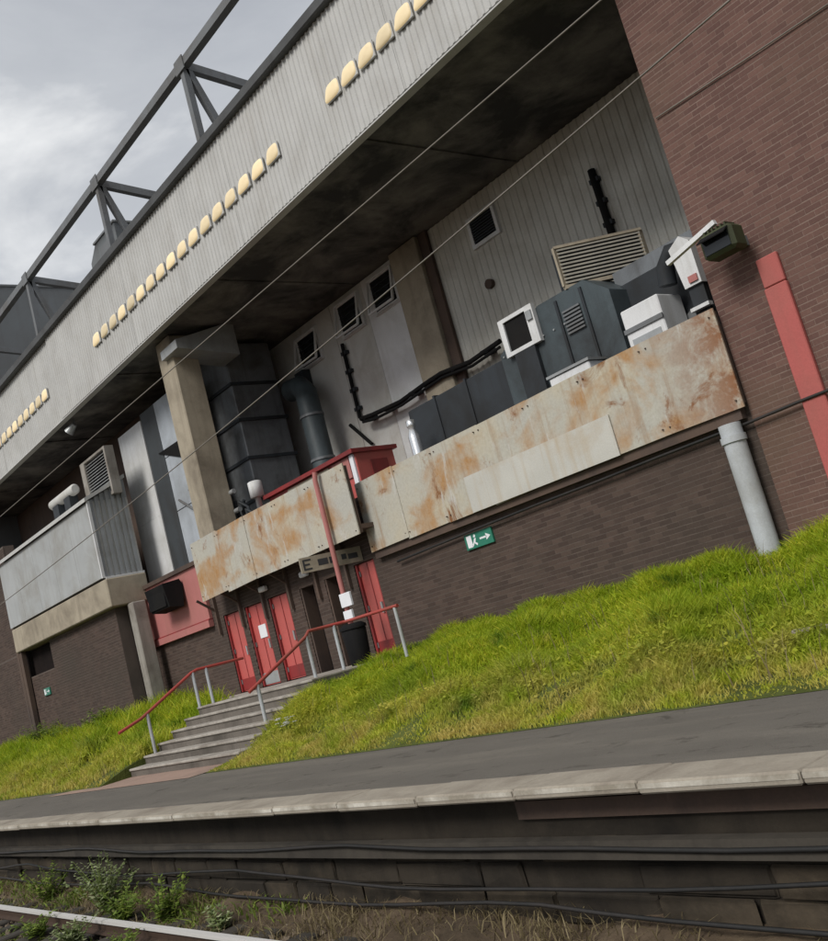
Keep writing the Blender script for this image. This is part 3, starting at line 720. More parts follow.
for X in (xa+.5, xb-.3, xd-.3): MB().box(X-.05, X+.05, Yd+.2, Yd+.7, TZ-.02, TZ+.13).build('foot', M['steel'], du)
hd = empty('intake_hood', (-12.6, 14.3, TZ), 'white framed square intake hood with dark mouth beside the dark duct', 'intake hood')
Yh = 14.45; hx0 = -.900*Yh; hx1 = -.834*Yh; hz0 = .329*Yh+CAM_Z; hz1 = .382*Yh+CAM_Z
m = MB(); f = .13
m.box(hx0, hx1, Yh-.06, Yh+.04, hz0, hz0+f*.6); m.box(hx0, hx1, Yh-.06, Yh+.04, hz1-f*.6, hz1); m.box(hx0, hx0+f, Yh-.06, Yh+.04, hz0+f*.6, hz1-f*.6); m.box(hx1-f*1.6, hx1, Yh-.06, Yh+.04, hz0+f*.6, hz1-f*.6)
m.build('frame', M['white'], hd)
MB().box(hx0+.02, hx1-.02, Yh-.02, Yh+.0, hz0+.05, hz1-.05).build('mouth', M['black'], hd)
MB().box(hx1-.17, hx1-.03, Yh-.1, Yh-.0605, hz1-.30, hz1-.12).build('latch', M['galv'], hd)
MB().box(hx0+.2, hx1-.2, Yh-.05, Yh+.03, TZ-.02, hz0).build('stand', M['duct_dark'], hd)
wc = empty('white_cabinet', (-9.2, 14.3, TZ), 'white metal cabinet with a dark band between the fan duct and the tower', 'cabinet')
ca = P(617, 305, 14.2); cb = P(658, 300, 14.2); zc = pz(638, 303, 14.2)
MB().cbox(ca[0], cb[0], 14.2, 14.9, TZ-.02, zc, .02).build('casing', M['white'], wc)
MB().box(ca[0]-.01, cb[0]+.01, 14.17, 14.199, zc-.42, zc-.34).build('band', M['steel'], wc)
MB().box(ca[0]+.1, cb[0]-.1, 14.18, 14.199, zc-.9, zc-.55).build('door', M['galv'], wc)
wv = empty('white_vent_box', (-11, 14.1, TZ), 'low white vent box peeping over the rusty parapet', 'vent box')
ca = P(548, 377, 14.0); cb = P(588, 360, 14.0)
MB().cbox(ca[0], cb[0], 14.0, 14.5, TZ-.02, cb[2], .02).build('body', M['white'], wv)
MB().box(ca[0]-.03, cb[0]+.03, 13.97, 14.53, cb[2]+.001, cb[2]+.05).build('lid', M['galv'], wv)
dk = empty('dark_fan_unit', (-8.9, 15, TZ), 'dark fan casing standing under the slatted louvre', 'fan unit')
ca = P(590, 300, 15.0); cb = P(700, 300, 15.0)
MB().cbox(ca[0]+.3, -8.1, 15.0, 16.2, TZ-.02, pz(640, 275, 15.0), .03).build('casing', M['duct_dark'], dk)
MB().tube([(-9.0, 14.995, TZ+.9), (-9.0, 14.93, TZ+.9)], .42, 20).build('fan_ring', M['steel'], dk)
MB().box(ca[0]+.5, -8.4, 15.2, 16.0, pz(640, 275, 15.0), pz(640, 275, 15.0)+.35).build('collar', M['duct'], dk)
# slatted louvre, turned towards the track
lv = empty('slatted_louvre', (-10.75, 15.2, TZ), 'wide slatted pale metal louvre set at an angle above the dark fan', 'louvre')
A = Vector((-.775*14.5, 14.5, 0)); B = Vector((-.644*15.95, 15.95, 0)); zt = .431*14.5+CAM_Z; zb = .378*14.5+CAM_Z
d = (B-A).normalized(); nrm = Vector((d.y, -d.x, 0))
m = MB()
def pt(s_, o_, z): q = A+d*s_+nrm*o_; return (q.x, q.y, z)
Lw = (B-A).length
m.bar(pt(0, 0, zb-.03), pt(Lw, 0, zb-.03), .14, .07); m.bar(pt(0, 0, zt), pt(Lw, 0, zt), .12, .05)
m.bar(pt(0.02, 0, zb), pt(.02, 0, zt), .05, .12); m.bar(pt(Lw-.02, 0, zb), pt(Lw-.02, 0, zt), .05, .12); m.build('frame', M['concrete'], lv)
m = MB(); m.prism([pt(.02, -.07, zb), pt(Lw, -.07, zb), pt(Lw, -.07, zt-.03), pt(.02, -.07, zt-.03)], tuple(-nrm*.22)); m.build('box', M['duct_dark'], lv)
ns = 10
for i in range(ns):
    z = zb+.03+(zt-zb-.05)*(i+.5)/ns
    m = MB(); m.prism([pt(.04, .05, z-.026), pt(.04, .058, z+.002), pt(.04, -.05, z+.05), pt(.04, -.055, z+.024)], tuple(d*(Lw-.08))); m.build('slat', M['slat'], lv)
MB().tube([pt(Lw*.25, -.35, TZ-.02), pt(Lw*.25, -.35, zb+.02)], .09, 10).build('leg', M['steel'], lv)
MB().tube([pt(Lw*.8, -.35, TZ-.02), pt(Lw*.8, -.35, zb+.02)], .09, 10).build('leg', M['steel'], lv)
# white hooded unit by the tower
wu = empty('white_hooded_unit', (-8.6, 14.3, TZ), 'white hooded extractor beside the brick tower with reddish stains', 'extractor')
a = P(672, 245, 14.2); b_ = P(702, 282, 14.2); z0 = pz(690, 287, 14.2); z1 = pz(676, 240, 14.2)
m = MB(); m.prism([(a[0]-.02, 14.2, z0), (b_[0], 14.2, z0), (b_[0], 14.2, z1-.1), (a[0]+.15, 14.2, z1+.04), (a[0]-.1, 14.2, z1-.1)], (0, .7, 0)); m.build('hood', M['white'], wu)
MB().box(a[0]+.1, b_[0]-.04, 14.17, 14.199, z0+.05, z0+.16).build('label_plate', M['red_faded'], wu)
MB().box(a[0]+.0, b_[0]-.02, 14.25, 14.8, TZ-.02, z0-.001).build('stem', M['duct_dark'], wu)
m = MB(); m.tube([(a[0]-.55, 14.6, z1-.5), (a[0]-.5, 14.6, z1-.2), (a[0]-.3, 14.6, z1), (a[0]-.05, 14.6, z1-.05)], .16, 12); m.build('flue', M['duct_dark'], wu)
m = MB(); m.box(a[0], b_[0]+.05, 14.12, 14.24, z0-.42, z0-.36); m.build('trim', M['white'], wu)
# small chrome cowl in front of the low duct
cw = empty('chrome_cowl', (-15.6, 14.0, TZ), 'bright metal flue cowl poking above the rusty parapet', 'flue cowl')
c0 = P(417, 447, 14.0); X = c0[0]; z = pz(413, 418, 14.0)
MB().tube([(X, 14.0, TZ-.02), (X, 14.0, TZ+.2), (X, 14.0, z-.38), (X, 14.0, z-.2), (X, 14.0, z-.16), (X, 14.0, z-.02), (X, 14.0, z)], .1, 14, [.13, .13, .13, .07, .10, .10, .03]).build('flue', M['chrome'], cw)
# white pot vent and clutter left of the red plant room
pv = empty('pot_vent', (-22.9, 14.2, TZ), 'white pot vent among dark pipes behind the canopy sheet', 'vent')
c0 = P(256, 490, 14.0); X = c0[0]
MB().tube([(X, 14.0, TZ-.02), (X, 14.0, c0[2]-.2), (X, 14.0, c0[2]-.2), (X, 14.0, c0[2]+.22), (X, 14.0, c0[2]+.24)], .1, 14, [.08, .08, .19, .19, .15]).build('pot', M['white'], pv)
pj = empty('pipe_cluster', (-24, 14.1, TZ), 'tangle of dark pipes and valves beside the white pot vent', 'pipes')
for i in range(7):
    X0 = P(222+i*6, 500, 14.1)[0]; zt = pz(222+i*6, 500, 14.1)+random.uniform(-.25, .25)
    MB().tube([(X0, 14.1+random.uniform(-.1, .3), TZ-.02), (X0+.03, 14.1, zt-.2), (X0+random.uniform(-.3, .3), 14.1+random.uniform(-.2, .2), zt)], .05, 8).build('pipe', M['duct_dark'], pj)
for (x_, y_) in ((224, 497), (238, 510), (232, 492)):
    q = P(x_, y_, 13.95); MB().tube([(q[0]-.12, 13.95, q[2]), (q[0]+.12, 13.95, q[2])], .07, 10).build('valve', M['galv'], pj)
MB().box(P(222, 500, 14.1)[0]-.1, P(262, 495, 14.1)[0]+.1, 13.95, 14.5, TZ-.02, TZ+.35).build('tray', M['duct_dark'], pj)
# thin rods leaning by the column
for (p, q) in (((179, 500), (206, 522)), ((189, 490), (212, 500))):
    a = P(*p, 14.2); b_ = P(*q, 13.75)
    MB().tube([(a[0], 14.2, a[2]), (b_[0], 13.96, b_[2])], .035, 8).build('steel_strut', M['steel'], None, label='thin dark strut between the column and the blue-grey wall, '+('lower one' if p[1] == 500 else 'upper one'), cat='strut')
# triangular dark vent left of the column
vt = MB(); vt.prism([P(158, 454, YL-.02), P(183, 437, YL-.02), P(186, 458, YL-.02)], (0, .05, 0)); vt.build('triangular_vent', M['black'], None, label='dark triangular flap on the blue-grey wall left of the column', cat='vent')
# wall pipes
def wallpipe(name, pts, r, label, m='black', Y=YR-.08, clips=0):
    o = empty(name, (P(*pts[0], Y)[0], Y, 4.1), label, 'pipe')
    q = [P(*p, Y) for p in pts]; MB().tube(q, r, 8).build('pipe', M[m], o)
    for i in range(clips):
        f_ = (i+.5)/clips; s_ = f_*(len(q)-1); j = min(int(s_), len(q)-2); g = s_-j
        c = [q[j][k_]+(q[j+1][k_]-q[j][k_])*g for k_ in range(3)]
        MB().box(c[0]-.12, c[0]+.12, Y-.04, YR+.03, c[2]-.05, c[2]+.05).build('bracket', M['duct_dark'], o)
    return o
wallpipe('cable_conduit', [(342, 344), (360, 418)], .055, 'upright dark conduit on the pale upper wall below the small windows', clips=4)
wallpipe('cable_run', [(361, 419), (372, 415), (400, 402), (425, 384), (440, 374), (470, 362), (500, 341)], .065, 'dark cable run sloping along the upper wall towards the white hood', clips=6, Y=YR-.30)
wallpipe('cable_run', [(363, 422), (375, 419), (402, 405), (428, 387), (443, 377), (472, 366), (500, 347)], .04, 'thinner cable run just under the dark sloping one', clips=0, Y=YR-.30)
wallpipe('cable_conduit', [(591, 170), (612, 234)], .085, 'short upright dark conduit above the slatted louvre on ribbed cladding', clips=3)
wallpipe('wall_vent_pipe', [(350, 425), (372, 444)], .05, 'short slanting pipe below the cable run near the red plant room')
q = P(491, 284, YR)
MB().tube([(q[0], YR+.05, q[2]), (q[0], YR-.1, q[2])], .12, 12).build('wall_outlet', M['brown'], None, label='small round brown outlet in the ribbed cladding under the white window', cat='outlet')
# cable along the street wall and tower
pts = [P(x_, y_, YW-.03) for x_, y_ in ((400, 561), (470, 532), (540, 504), (600, 481), (660, 457), (720, 434), (752, 422), (800, 402), (828, 391))]
pts = [(p[0], YW-.1, p[2]) for p in pts]+[(4, YW-.1, pts[-1][2])]
MB().tube(pts, .024, 8).build('black_cable', M['cable'], None, label='black cable strung along the brown brick wall below the rusty parapet', cat='cable')
pts = [P(656, 118, YW-.03), P(740, 63, YW-.03), P(828, 4, YW-.03)]
MB().tube(pts+[(2, YW-.03, pts[-1][2]+.15)], .011, 6).build('tower_cable', M['wire'], None, label='thin pale cable fixed high across the brick tower', cat='cable')

# ------------------------------------------------------------------ floodlight on the tower
fl = empty('floodlight', (-7.3, 13.3, 5.6), 'dark green floodlight on a white arm fixed to the brick tower', 'floodlight')
Yq = 13.1; a = P(702, 236, Yq); b_ = P(746, 245, Yq); z0 = pz(725, 262, Yq); z1 = pz(722, 222, Yq)
zc_ = (z0+z1)/2-.02; fx0, fx1 = a[0]+.03, b_[0]-.02
MB().cbox(fx0, fx1, Yq-.22, Yq+.14, zc_-.19, zc_+.19, .05).build('housing', M['green_lamp'], fl)
for q in range(6):
    X = fx0+.1+(fx1-fx0-.2)*q/5; MB().box(X-.012, X+.012, Yq-.17, Yq+.09, zc_+.191, zc_+.235).build('fin', M['green_lamp'], fl)
MB().prism([(fx0+.04, Yq-.22, zc_+.15), (fx0+.04, Yq-.36, zc_+.06), (fx0+.04, Yq-.355, zc_+.045), (fx0+.04, Yq-.22, zc_+.13)], (fx1-fx0-.08, 0, 0)).build('visor', M['black'], fl)
MB().bar((a[0]-.62, Yq-.1, z1-.19), (a[0]+.32, Yq-.1, z1+.02), .08, .07).build('arm', M['white'], fl)
MB().box(a[0]+.3, a[0]+.45, Yq+.13, YW+.002, (z0+z1)/2-.1, (z0+z1)/2+.05).build('bracket', M['steel'], fl)
MB().box(fx0+.06, fx1-.06, Yq-.235, Yq-.221, zc_-.13, zc_+.10).build('glass', M['glass'], fl)

# ------------------------------------------------------------------ things by the doors
# red post through the canopy front
X = -1.42*12.7
MB().tube([(X, 12.72, LAND-.02), (X, 12.72, 2.4), (X+.02, 12.72, PZ1-.1), (X+.05, 12.74, PZ1+.08)], .06, 10).build('red_pipe', M['red_faded'], None, label='slim red pipe rising in front of the rusty canopy sheet', cat='pipe')
for (dx, z, s_, lb) in ((.16, 2.28, .3, 'larger white notice on the red pipe beside the dark doorway'), (.10, 1.98, .22, 'smaller cream notice just under the white one on the red pipe')):
    MB().cbox(X-.02, X-.02+s_+.1, 12.60, 12.66, z, z+s_, .008).build('notice', M['paper'], None, label=lb, cat='notice')
# projecting sign, facing along the platform
sg = empty('projecting_sign', (-18.2, 12.8, 3.4), 'long pale sign with dark blurred lettering projecting under the canopy', 'sign')
sA = Vector((-1.526*12.0, 12.0, 0)); sB = Vector((-1.338*13.48, 13.48, 0)); zt = .188*12+CAM_Z; zb = zt-.34
d = (sB-sA).normalized(); n_ = Vector((d.y, -d.x, 0))
def sp(s_, o_, z): q = sA+d*s_+n_*o_; return (q.x, q.y, z)
Ls = (sB-sA).length
m = MB(); m.prism([sp(0, 0, zb), sp(Ls, 0, zb), sp(Ls, 0, zt), sp(0, 0, zt)], tuple(-n_*.05)); m.build('board', M['concrete'], sg)
m = MB()
for (s0, s1, z0, z1) in ((.06, .1, .05, .29), (.1, .26, .05, .09), (.1, .22, .15, .19), (.1, .26, .25, .29), (.42, .66, .1, .24), (.70, .78, .1, .24), (1.0, 1.12, .12, .24), (1.16, 1.4, .1, .22)):
    m = MB(); m.prism([sp(s0, .004, zb+z0), sp(s1, .004, zb+z0), sp(s1, .004, zb+z1), sp(s0, .004, zb+z1)], tuple(-n_*.003)); m.build('letter_mark', M['print'], sg)
# bin
bn = empty('litter_bin', (-16.3, 12.1, LAND), 'black litter bin standing by the red door behind the handrail', 'bin')
bx = -1.415*12.2
MB().tube([(bx, 12.2, LAND-.01), (bx, 12.2, LAND+.02), (bx, 12.2, LAND+.72), (bx, 12.2, LAND+.74)], .2, 16, [.2, .22, .27, .25]).build('body', M['black'], bn)
MB().tube([(bx, 12.2, LAND+.741), (bx, 12.2, LAND+.80), (bx, 12.2, LAND+.86)], .2, 16, [.29, .29, .2]).build('lid', M['black'], bn)
# small lamps under the canopy
for (x_, y_, lb) in ((262, 590, 'small white wall lamp above the three red doors'), (303, 575, 'small white wall lamp above the dark doorways')):
    q = P(x_, y_, YW-.12)
    o = empty('wall_lamp', (q[0], YW, q[2]), lb, 'wall lamp')
    MB().cbox(q[0]-.16, q[0]+.16, YW-.16, YW-.03, q[2]-.05, q[2]+.09, .03).build('diffuser', M['white'], o)
    MB().box(q[0]-.1, q[0]+.1, YW-.031, YW+.003, q[2]-.03, q[2]+.06).build('base', M['steel'], o)
# exit signs
def exit_sign(pa, pb, Y, label, wh):
    a = P(*pa, Y); w_, h = wh
    o = empty('exit_sign', (a[0], Y, a[2]), label, 'sign')
    x0, z1 = a[0], a[2]; z0 = z1-h
    MB().cbox(x0, x0+w_, Y-.02, Y+.03, z0, z1, .006).build('board', M['sign_green'], o)
    m = MB(); yy = Y-.024
    def r(u0, u1, v0, v1): m.box(x0+u0*w_, x0+u1*w_, yy, yy+.0035, z0+v0*h, z0+v1*h)
    r(.08, .26, .12, .88)                                        # door leaf
    m2 = MB()
    def poly(ps): m.prism([(x0+u*w_, yy, z0+v*h) for u, v in ps], (0, .0035, 0))
    poly([(.33, .70), (.37, .88), (.42, .82), (.41, .68)])
    poly([(.30, .40), (.36, .64), (.42, .62), (.37, .36)]); poly([(.37, .38), (.45, .26), (.42, .14), (.33, .34)]); poly([(.28, .16), (.34, .36), (.30, .40), (.24, .20)])
    poly([(.55, .44), (.80, .44), (.80, .56), (.55, .56)]); poly([(.78, .28), (.94, .5), (.78, .72)])
    m.build('pictogram', M['paper'], o)
exit_sign((464, 536), None, YW-.03, 'green exit sign with white running figure and arrow on the brick wall', (.80, .31))
exit_sign((44, 689), None, 12.5-.03, 'small green exit sign low on the wall beneath the clad bay', (.62, .26))
# black box lamp on the red board
sl = empty('box_floodlight', (-27.5, 13.1, 3.3), 'black wedge shaped floodlight fixed to the faded red board', 'floodlight')
a = P(152, 590, 13.0); b_ = P(187, 584, 13.0)
za = pz(152, 591, 13.0); zb = pz(160, 614, 13.0)
m = MB(); m.prism([(a[0], 12.75, za), (a[0]+.05, 12.82, zb+.05), (a[0]+.05, 13.25, zb-.02), (a[0], 13.38, za-.1), (a[0], 13.3, za+.06)], (1.25, 0, 0)); m.build('housing', M['black'], sl)
MB().box(a[0]+.4, a[0]+.8, 13.25, 13.40, za-.35, za-.15).build('bracket', M['steel'], sl)
MB().box(a[0]+.06, a[0]+1.19, 12.77, 12.80, zb+.1, za-.08).build('lens', M['black'], sl)
# louvre and drum on the bay roof
bl = empty('bay_louvre', (-29.5, 13.3, BZ1), 'upright slatted louvre standing on the roof of the clad bay', 'louvre')
x0, x1 = -2.374*13.0, -2.245*13.0; z0, z1 = .52*13+CAM_Z, .632*13.0+CAM_Z
m = MB(); m.box(x0-.35, x0, 13.0, 13.3, z0-.1, z1); m.box(x1, x1+.12, 13.0, 13.3, z0-.1, z1); m.box(x0, x1, 13.0, 13.3, z1-.07, z1); m.box(x0, x1, 13.0, 13.3, z0-.1, z0); m.build('frame', M['concrete_grey'], bl)
MB().box(x0+.001, x1-.001, 13.2, 13.25, z0, z1-.07).build('backing', M['black'], bl)
for i in range(14):
    z = z0+.05+(z1-z0-.14)*i/14; m = MB(); m.prism([(x0+.002, 13.02, z), (x0+.002, 13.03, z-.015), (x0+.002, 13.12, z+.055), (x0+.002, 13.11, z+.07)], (x1-x0-.004, 0, 0)); m.build('slat', M['galv'], bl)
dr = empty('roof_drum', (-31.5, 12.9, BZ1+.3), 'pale cylindrical fan drum lying on the roof of the clad bay', 'fan drum')
a = P(48, 510, 12.7); b_ = P(71, 497, 12.7)
MB().tube([(a[0], 12.9, a[2]+.12), (a[0]+.06, 12.9, a[2]+.12), (b_[0]-.06, 12.9, a[2]+.12), (b_[0], 12.9, a[2]+.12)], .2, 16, [.13, .18, .18, .13]).build('drum', M['panel_grey'], dr)
for f_ in (.25, .75):
    X = a[0]+(b_[0]-a[0])*f_; MB().box(X-.26, X+.26, 12.75, 13.05, BZ1+.2, a[2]-.02).build('saddle', M['duct_dark'], dr)
sb = empty('soffit_spotlight', (-27.6, 13.0, SOF-.3), 'small pale spotlight on a bracket under the roof edge', 'spotlight')
q = P(72, 428, 12.95)
MB().tube([(q[0]-.1, 12.85, q[2]-.12), (q[0]+.12, 13.0, q[2]+.08)], .14, 12, [.16, .09]).build('head', M['galv'], sb)
MB().bar((q[0]+.1, 13.0, q[2]), (q[0]+.1, 13.0, SOF-.01), .06, .06).build('stem', M['steel'], sb)

# ------------------------------------------------------------------ overhead wires and masts
def wire(name, a, b, sag, r, label, m='wire'):
    a = np.array(a); b = np.array(b); pts = []
    for i in range(61):
        t_ = i/60; p = a+(b-a)*t_; p[2] -= sag*4*t_*(1-t_); pts.append(tuple(p))
    return MB().tube(pts, r, 6).build(name, M[m], None, label=label, cat='wire')
mast_x = (-34.0, 26.0)
wire('contact_wire', (mast_x[0], 3.72, 2.46+CAM_Z+.06), (mast_x[1], 3.72, 2.46+CAM_Z+.06), .03, .0042, 'pale overhead contact wire over the nearer track')
a = np.array(P(0, 605, 5.3)); b_ = np.array(P(730, 0, 5.3)); dr_ = (b_-a)/(b_[0]-a[0])
# sagging feeder: a parabola whose low point lies to the left
pts = []
for i in range(61):
    X = mast_x[0]+60*i/60; s_ = (X-a[0])/(b_[0]-a[0]); z = a[2]+(b_[2]-a[2])*s_+.0014*(X-a[0])*(X-b_[0]); pts.append((X, 5.3, z))
MB().tube(pts, .006, 6).build('feeder_wire', M['wire'], None, label='sagging overhead feeder wire crossing in front of the upper windows', cat='wire')
for X in mast_x:
    i = 0 if X < 0 else 60
    mo = empty('overhead_mast', (X, 6.6, 0), 'steel overhead line mast standing on the platform beyond the stand' if X < 0 else 'steel overhead line mast standing on the platform past the brick tower', 'mast')
    zz = max(pts[i][2], 4.2)
    MB().bar((X, 6.6, -.01), (X, 6.6, zz+1.2), .2, .2).build('post', M['galv'], mo)
    MB().bar((X, 6.6, 2.46+CAM_Z+.065), (X, 3.6, 2.46+CAM_Z+.075), .06, .06).build('arm', M['galv'], mo)
    MB().bar((X, 6.6, pts[i][2]), (X, 5.25, pts[i][2]+.01), .06, .06).build('arm', M['galv'], mo)

# ------------------------------------------------------------------ track
for (y, lb) in ((4.38, 'steel running rail with a bright worn top beside the platform'), (2.945, 'steel running rail on the side of the track away from the platform')):
    ro = empty('rail', (-10, y, -1.12), lb, 'rail')
    m = MB(); prof = [(-.07, 0), (.07, 0), (.07, .012), (.01, .035), (.01, .115), (.035, .125), (.035, .15), (-.035, .15), (-.035, .125), (-.01, .115), (-.01, .035), (-.07, .012)]
    m.prism([(-140, y+p, -1.12+q) for p, q in prof], (200, 0, 0)); m.build('web', M['rail_rust'], ro)
    MB().box(-140, 60, y-.038, y+.038, -1.0, -.962).build('head', M['rail_top'], ro)
    m = MB()
sx = -24.0
s0 = None
while sx < 2:
    c = MB() if s0 is None else None
    if s0 is None:
        s0 = c.cbox(sx, sx+.26, 2.35, 4.98, -1.24, -1.122, .02).build('sleeper', M['trough'], None, label='weathered concrete sleeper half buried in ballast under the rails', cat='sleeper', group='track sleepers'); bx0 = s0.location.x
    else:
        o = s0.copy(); COL.objects.link(o); o.location.x = bx0+sx+24
    sx += .68
# ballast stones
n = 26000
px = -36*rng.random(n)**1.0+8; py = 1.6+3.85*rng.random(n); sz = rng.uniform(.018, .045, n); pzv = -1.215+rng.uniform(0, .055, n)
base = np.array([(1, 0, 0), (0, 1, 0), (-1, 0, 0), (0, -1, 0), (0, 0, 1), (0, 0, -1)], float)
V_ = base[None]*sz[:, None, None]*rng.uniform(.65, 1.35, (n, 6, 1)); th = rng.uniform(0, 6.28, n); c, s_ = np.cos(th)[:, None], np.sin(th)[:, None]
ti = rng.uniform(-.7, .7, n); c2, s2 = np.cos(ti)[:, None], np.sin(ti)[:, None]
xx, yy, zz = V_[..., 0], V_[..., 1], V_[..., 2]; xx, zz = xx*c2-zz*s2, xx*s2+zz*c2; xx, yy = xx*c-yy*s_, xx*s_+yy*c
V_ = np.stack([xx+px[:, None], yy+py[:, None], zz+pzv[:, None]], -1)
fs = np.array([(0, 1, 4), (1, 2, 4), (2, 3, 4), (3, 0, 4), (1, 0, 5), (2, 1, 5), (3, 2, 5), (0, 3, 5)])
np_mesh('ballast', V_.reshape(-1, 3), (np.arange(n)[:, None, None]*6+fs[None]).reshape(-1, 3), M['ballast'], kind='stuff', label='brown stained ballast stones around the rails', cat='ballast')

# ------------------------------------------------------------------ grass and plants
def blades(name, px, py, pz_, h, wd, lean, m, label, parent=None):
    n = len(px); th = rng.uniform(0, 2*np.pi, n); ph = rng.uniform(0, 2*np.pi, n)
    l1 = lean*rng.uniform(.2, 1, n)*h
    dx, dy = np.cos(ph)*l1, np.sin(ph)*l1; wx, wy = np.cos(th)*wd, np.sin(th)*wd
    V_ = np.zeros((n, 6, 3)); base = np.stack([px, py, pz_-.02], -1)
    for q, (t_, ww, sgn) in enumerate(((0, 1, -1), (0, 1, 1), (.55, .85, 1), (.55, .85, -1), (1, .15, 1), (1, .15, -1))):
        V_[:, q, 0] = px+dx*t_**2+wx*ww*sgn; V_[:, q, 1] = py+dy*t_**2+wy*ww*sgn; V_[:, q, 2] = pz_-.02+h*(t_-.25*t_**3*lean)
    F = (np.arange(n)[:, None, None]*6+np.array([(0, 1, 2, 3), (3, 2, 4, 5)])[None]).reshape(-1, 4)
    return np_mesh(name, V_.reshape(-1, 3), F, m, parent, kind='stuff', label=label, cat='grass')
def clump(X, Y): return (np.sin(X*2.3+Y*1.3)+np.sin(X*1.1-Y*2.9+2)+.7*np.sin(X*4.7+Y*3.7+1)+.6*np.sin(X*7.1-Y*5.3))/3.3
def field(x0, x1, n, hs, seed_y=(YB+.03, YW-.05)):
    X = rng.uniform(x0, x1, n); Y = rng.uniform(*seed_y, n); c = clump(X, Y)
    keep = (rng.random(n) < np.clip(.72+.45*c, .25, 1)) & ~((X > -26.6) & (Y > 11.3) & (X < SX1)); X, Y, c = X[keep], Y[keep], c[keep]
    t_ = np.clip((Y-YB)/2.2, 0, 1)
    h = hs*(.35+.65*t_)*np.clip(1+.75*c, .35, 1.9)*rng.uniform(.55, 1.25, len(X))
    return X, Y, bank_z(X, Y), h
X, Y, Z, h = field(SX1+.05, 0, 230000, .27)
blades('grass', X, Y, Z, h, rng.uniform(.004, .011, len(X)), .75, M['grass'], 'lush bright green grass and weeds on the bank below the brick wall')
X, Y, Z, h = field(0, 14, 20000, .22)
blades('grass', X, Y, Z, h, rng.uniform(.008, .016, len(X)), .75, M['grass'], 'green grass on the bank beside the brick tower')
X, Y, Z, h = field(-46, SX0-.05, 90000, .42)
blades('grass', X, Y, Z, h, rng.uniform(.008, .016, len(X)), .6, M['grass'], 'tall yellow green grass beyond the steps under the clad bay')
n = 2600                                                     # dry seed stalks and docks standing above the grass
X = np.concatenate([rng.uniform(SX1+.1, 0, n), rng.uniform(-44, SX0-.1, n)]); Y = rng.uniform(YB+.2, YW-.1, 2*n)
k_ = (clump(X*.8+5, Y*1.1) > rng.uniform(-.2, .9, 2*n)) & ~((X > -26.6) & (Y > 11.3) & (X < SX1)); X, Y = X[k_], Y[k_]
blades('dry_stalks', X, Y, bank_z(X, Y), rng.uniform(.22, .50, len(X)), rng.uniform(.003, .007, len(X)), .35, M['dead_grass'], 'dry seed stalks standing above the green grass banks')
# broad-leaved weeds among the grass
def leaves(n, x0, x1, hmin, hmax, size, m, name, label):
    X = rng.uniform(x0, x1, n); Y = rng.uniform(YB+.8, YW-.1, n); c = clump(X, Y); k_ = (c > rng.uniform(-.7, .6, n)) & ~((X > -26.6) & (Y > 11.3) & (X < SX1)); X, Y, c = X[k_], Y[k_], c[k_]; n = len(X)
    Z = bank_z(X, Y)+rng.uniform(hmin, hmax, n)*(.6+.5*c); a = rng.uniform(0, 6.28, n); ti = rng.uniform(-.5, .6, n); s_ = size*rng.uniform(.5, 1.3, n)
    u = np.stack([np.cos(a)*np.cos(ti), np.sin(a)*np.cos(ti), np.sin(ti)], -1); v = np.stack([-np.sin(a), np.cos(a), rng.uniform(-.3, .3, n)], -1)
    Pn = np.stack([X, Y, Z], -1); V_ = np.zeros((n, 6, 3))
    for q, (fu, fv) in enumerate(((0, 0), (.3, .38), (.7, .3), (1, 0), (.7, -.3), (.3, -.38))): V_[:, q] = Pn+u*(fu*s_)[:, None]+v*(fv*s_)[:, None]
    F = (np.arange(n)[:, None, None]*6+np.array([(0, 1, 2, 3), (0, 3, 4, 5)])[None]).reshape(-1, 4)
    return np_mesh(name, V_.reshape(-1, 3), F, m, kind='stuff', label=label, cat='weeds')
leaves(60000, SX1+.05, 0, .03, .28, .06, M['grass'], 'ground_weeds', 'broad leaved weeds spread through the bright grass bank')
leaves(24000, -46, SX0, .05, .3, .11, M['grass'], 'ground_weeds', 'broad leaved weeds in the tall grass beyond the steps')
# dead grass along the track
n = 16000
X = rng.uniform(-30, 2, n); Y = rng.choice([4.75, 5.25], n)+rng.normal(0, .16, n); Y = np.clip(Y, 4.5, 5.4); k_ = clump(X*.9, Y*2) > rng.uniform(-.6, .5, n); X, Y = X[k_], Y[k_]
blades('dead_grass', X, Y, -1.235+.2*np.clip(Y-4.55, 0, 1)**1.3, rng.uniform(.06, .26, len(X)), rng.uniform(.003, .007, len(X)), 1.1, M['dead_grass'], 'dry brown grass along the foot of the platform wall')
n = 14000
X = rng.uniform(-26, -9.6, n); Y = rng.uniform(3.6, 5.4, n); k_ = (clump(X*1.3+3, Y*1.7) > rng.uniform(-.3, .8, n)) & (np.abs(Y-4.38) > .09); X, Y = X[k_], Y[k_]
blades('low_weeds', X, Y, -1.235+.2*np.clip(Y-4.55, 0, 1)**1.3, rng.uniform(.05, .24, len(X)), rng.uniform(.006, .016, len(X)), 1.2, M['weed'], 'low green weeds creeping over the ballast along the rail')
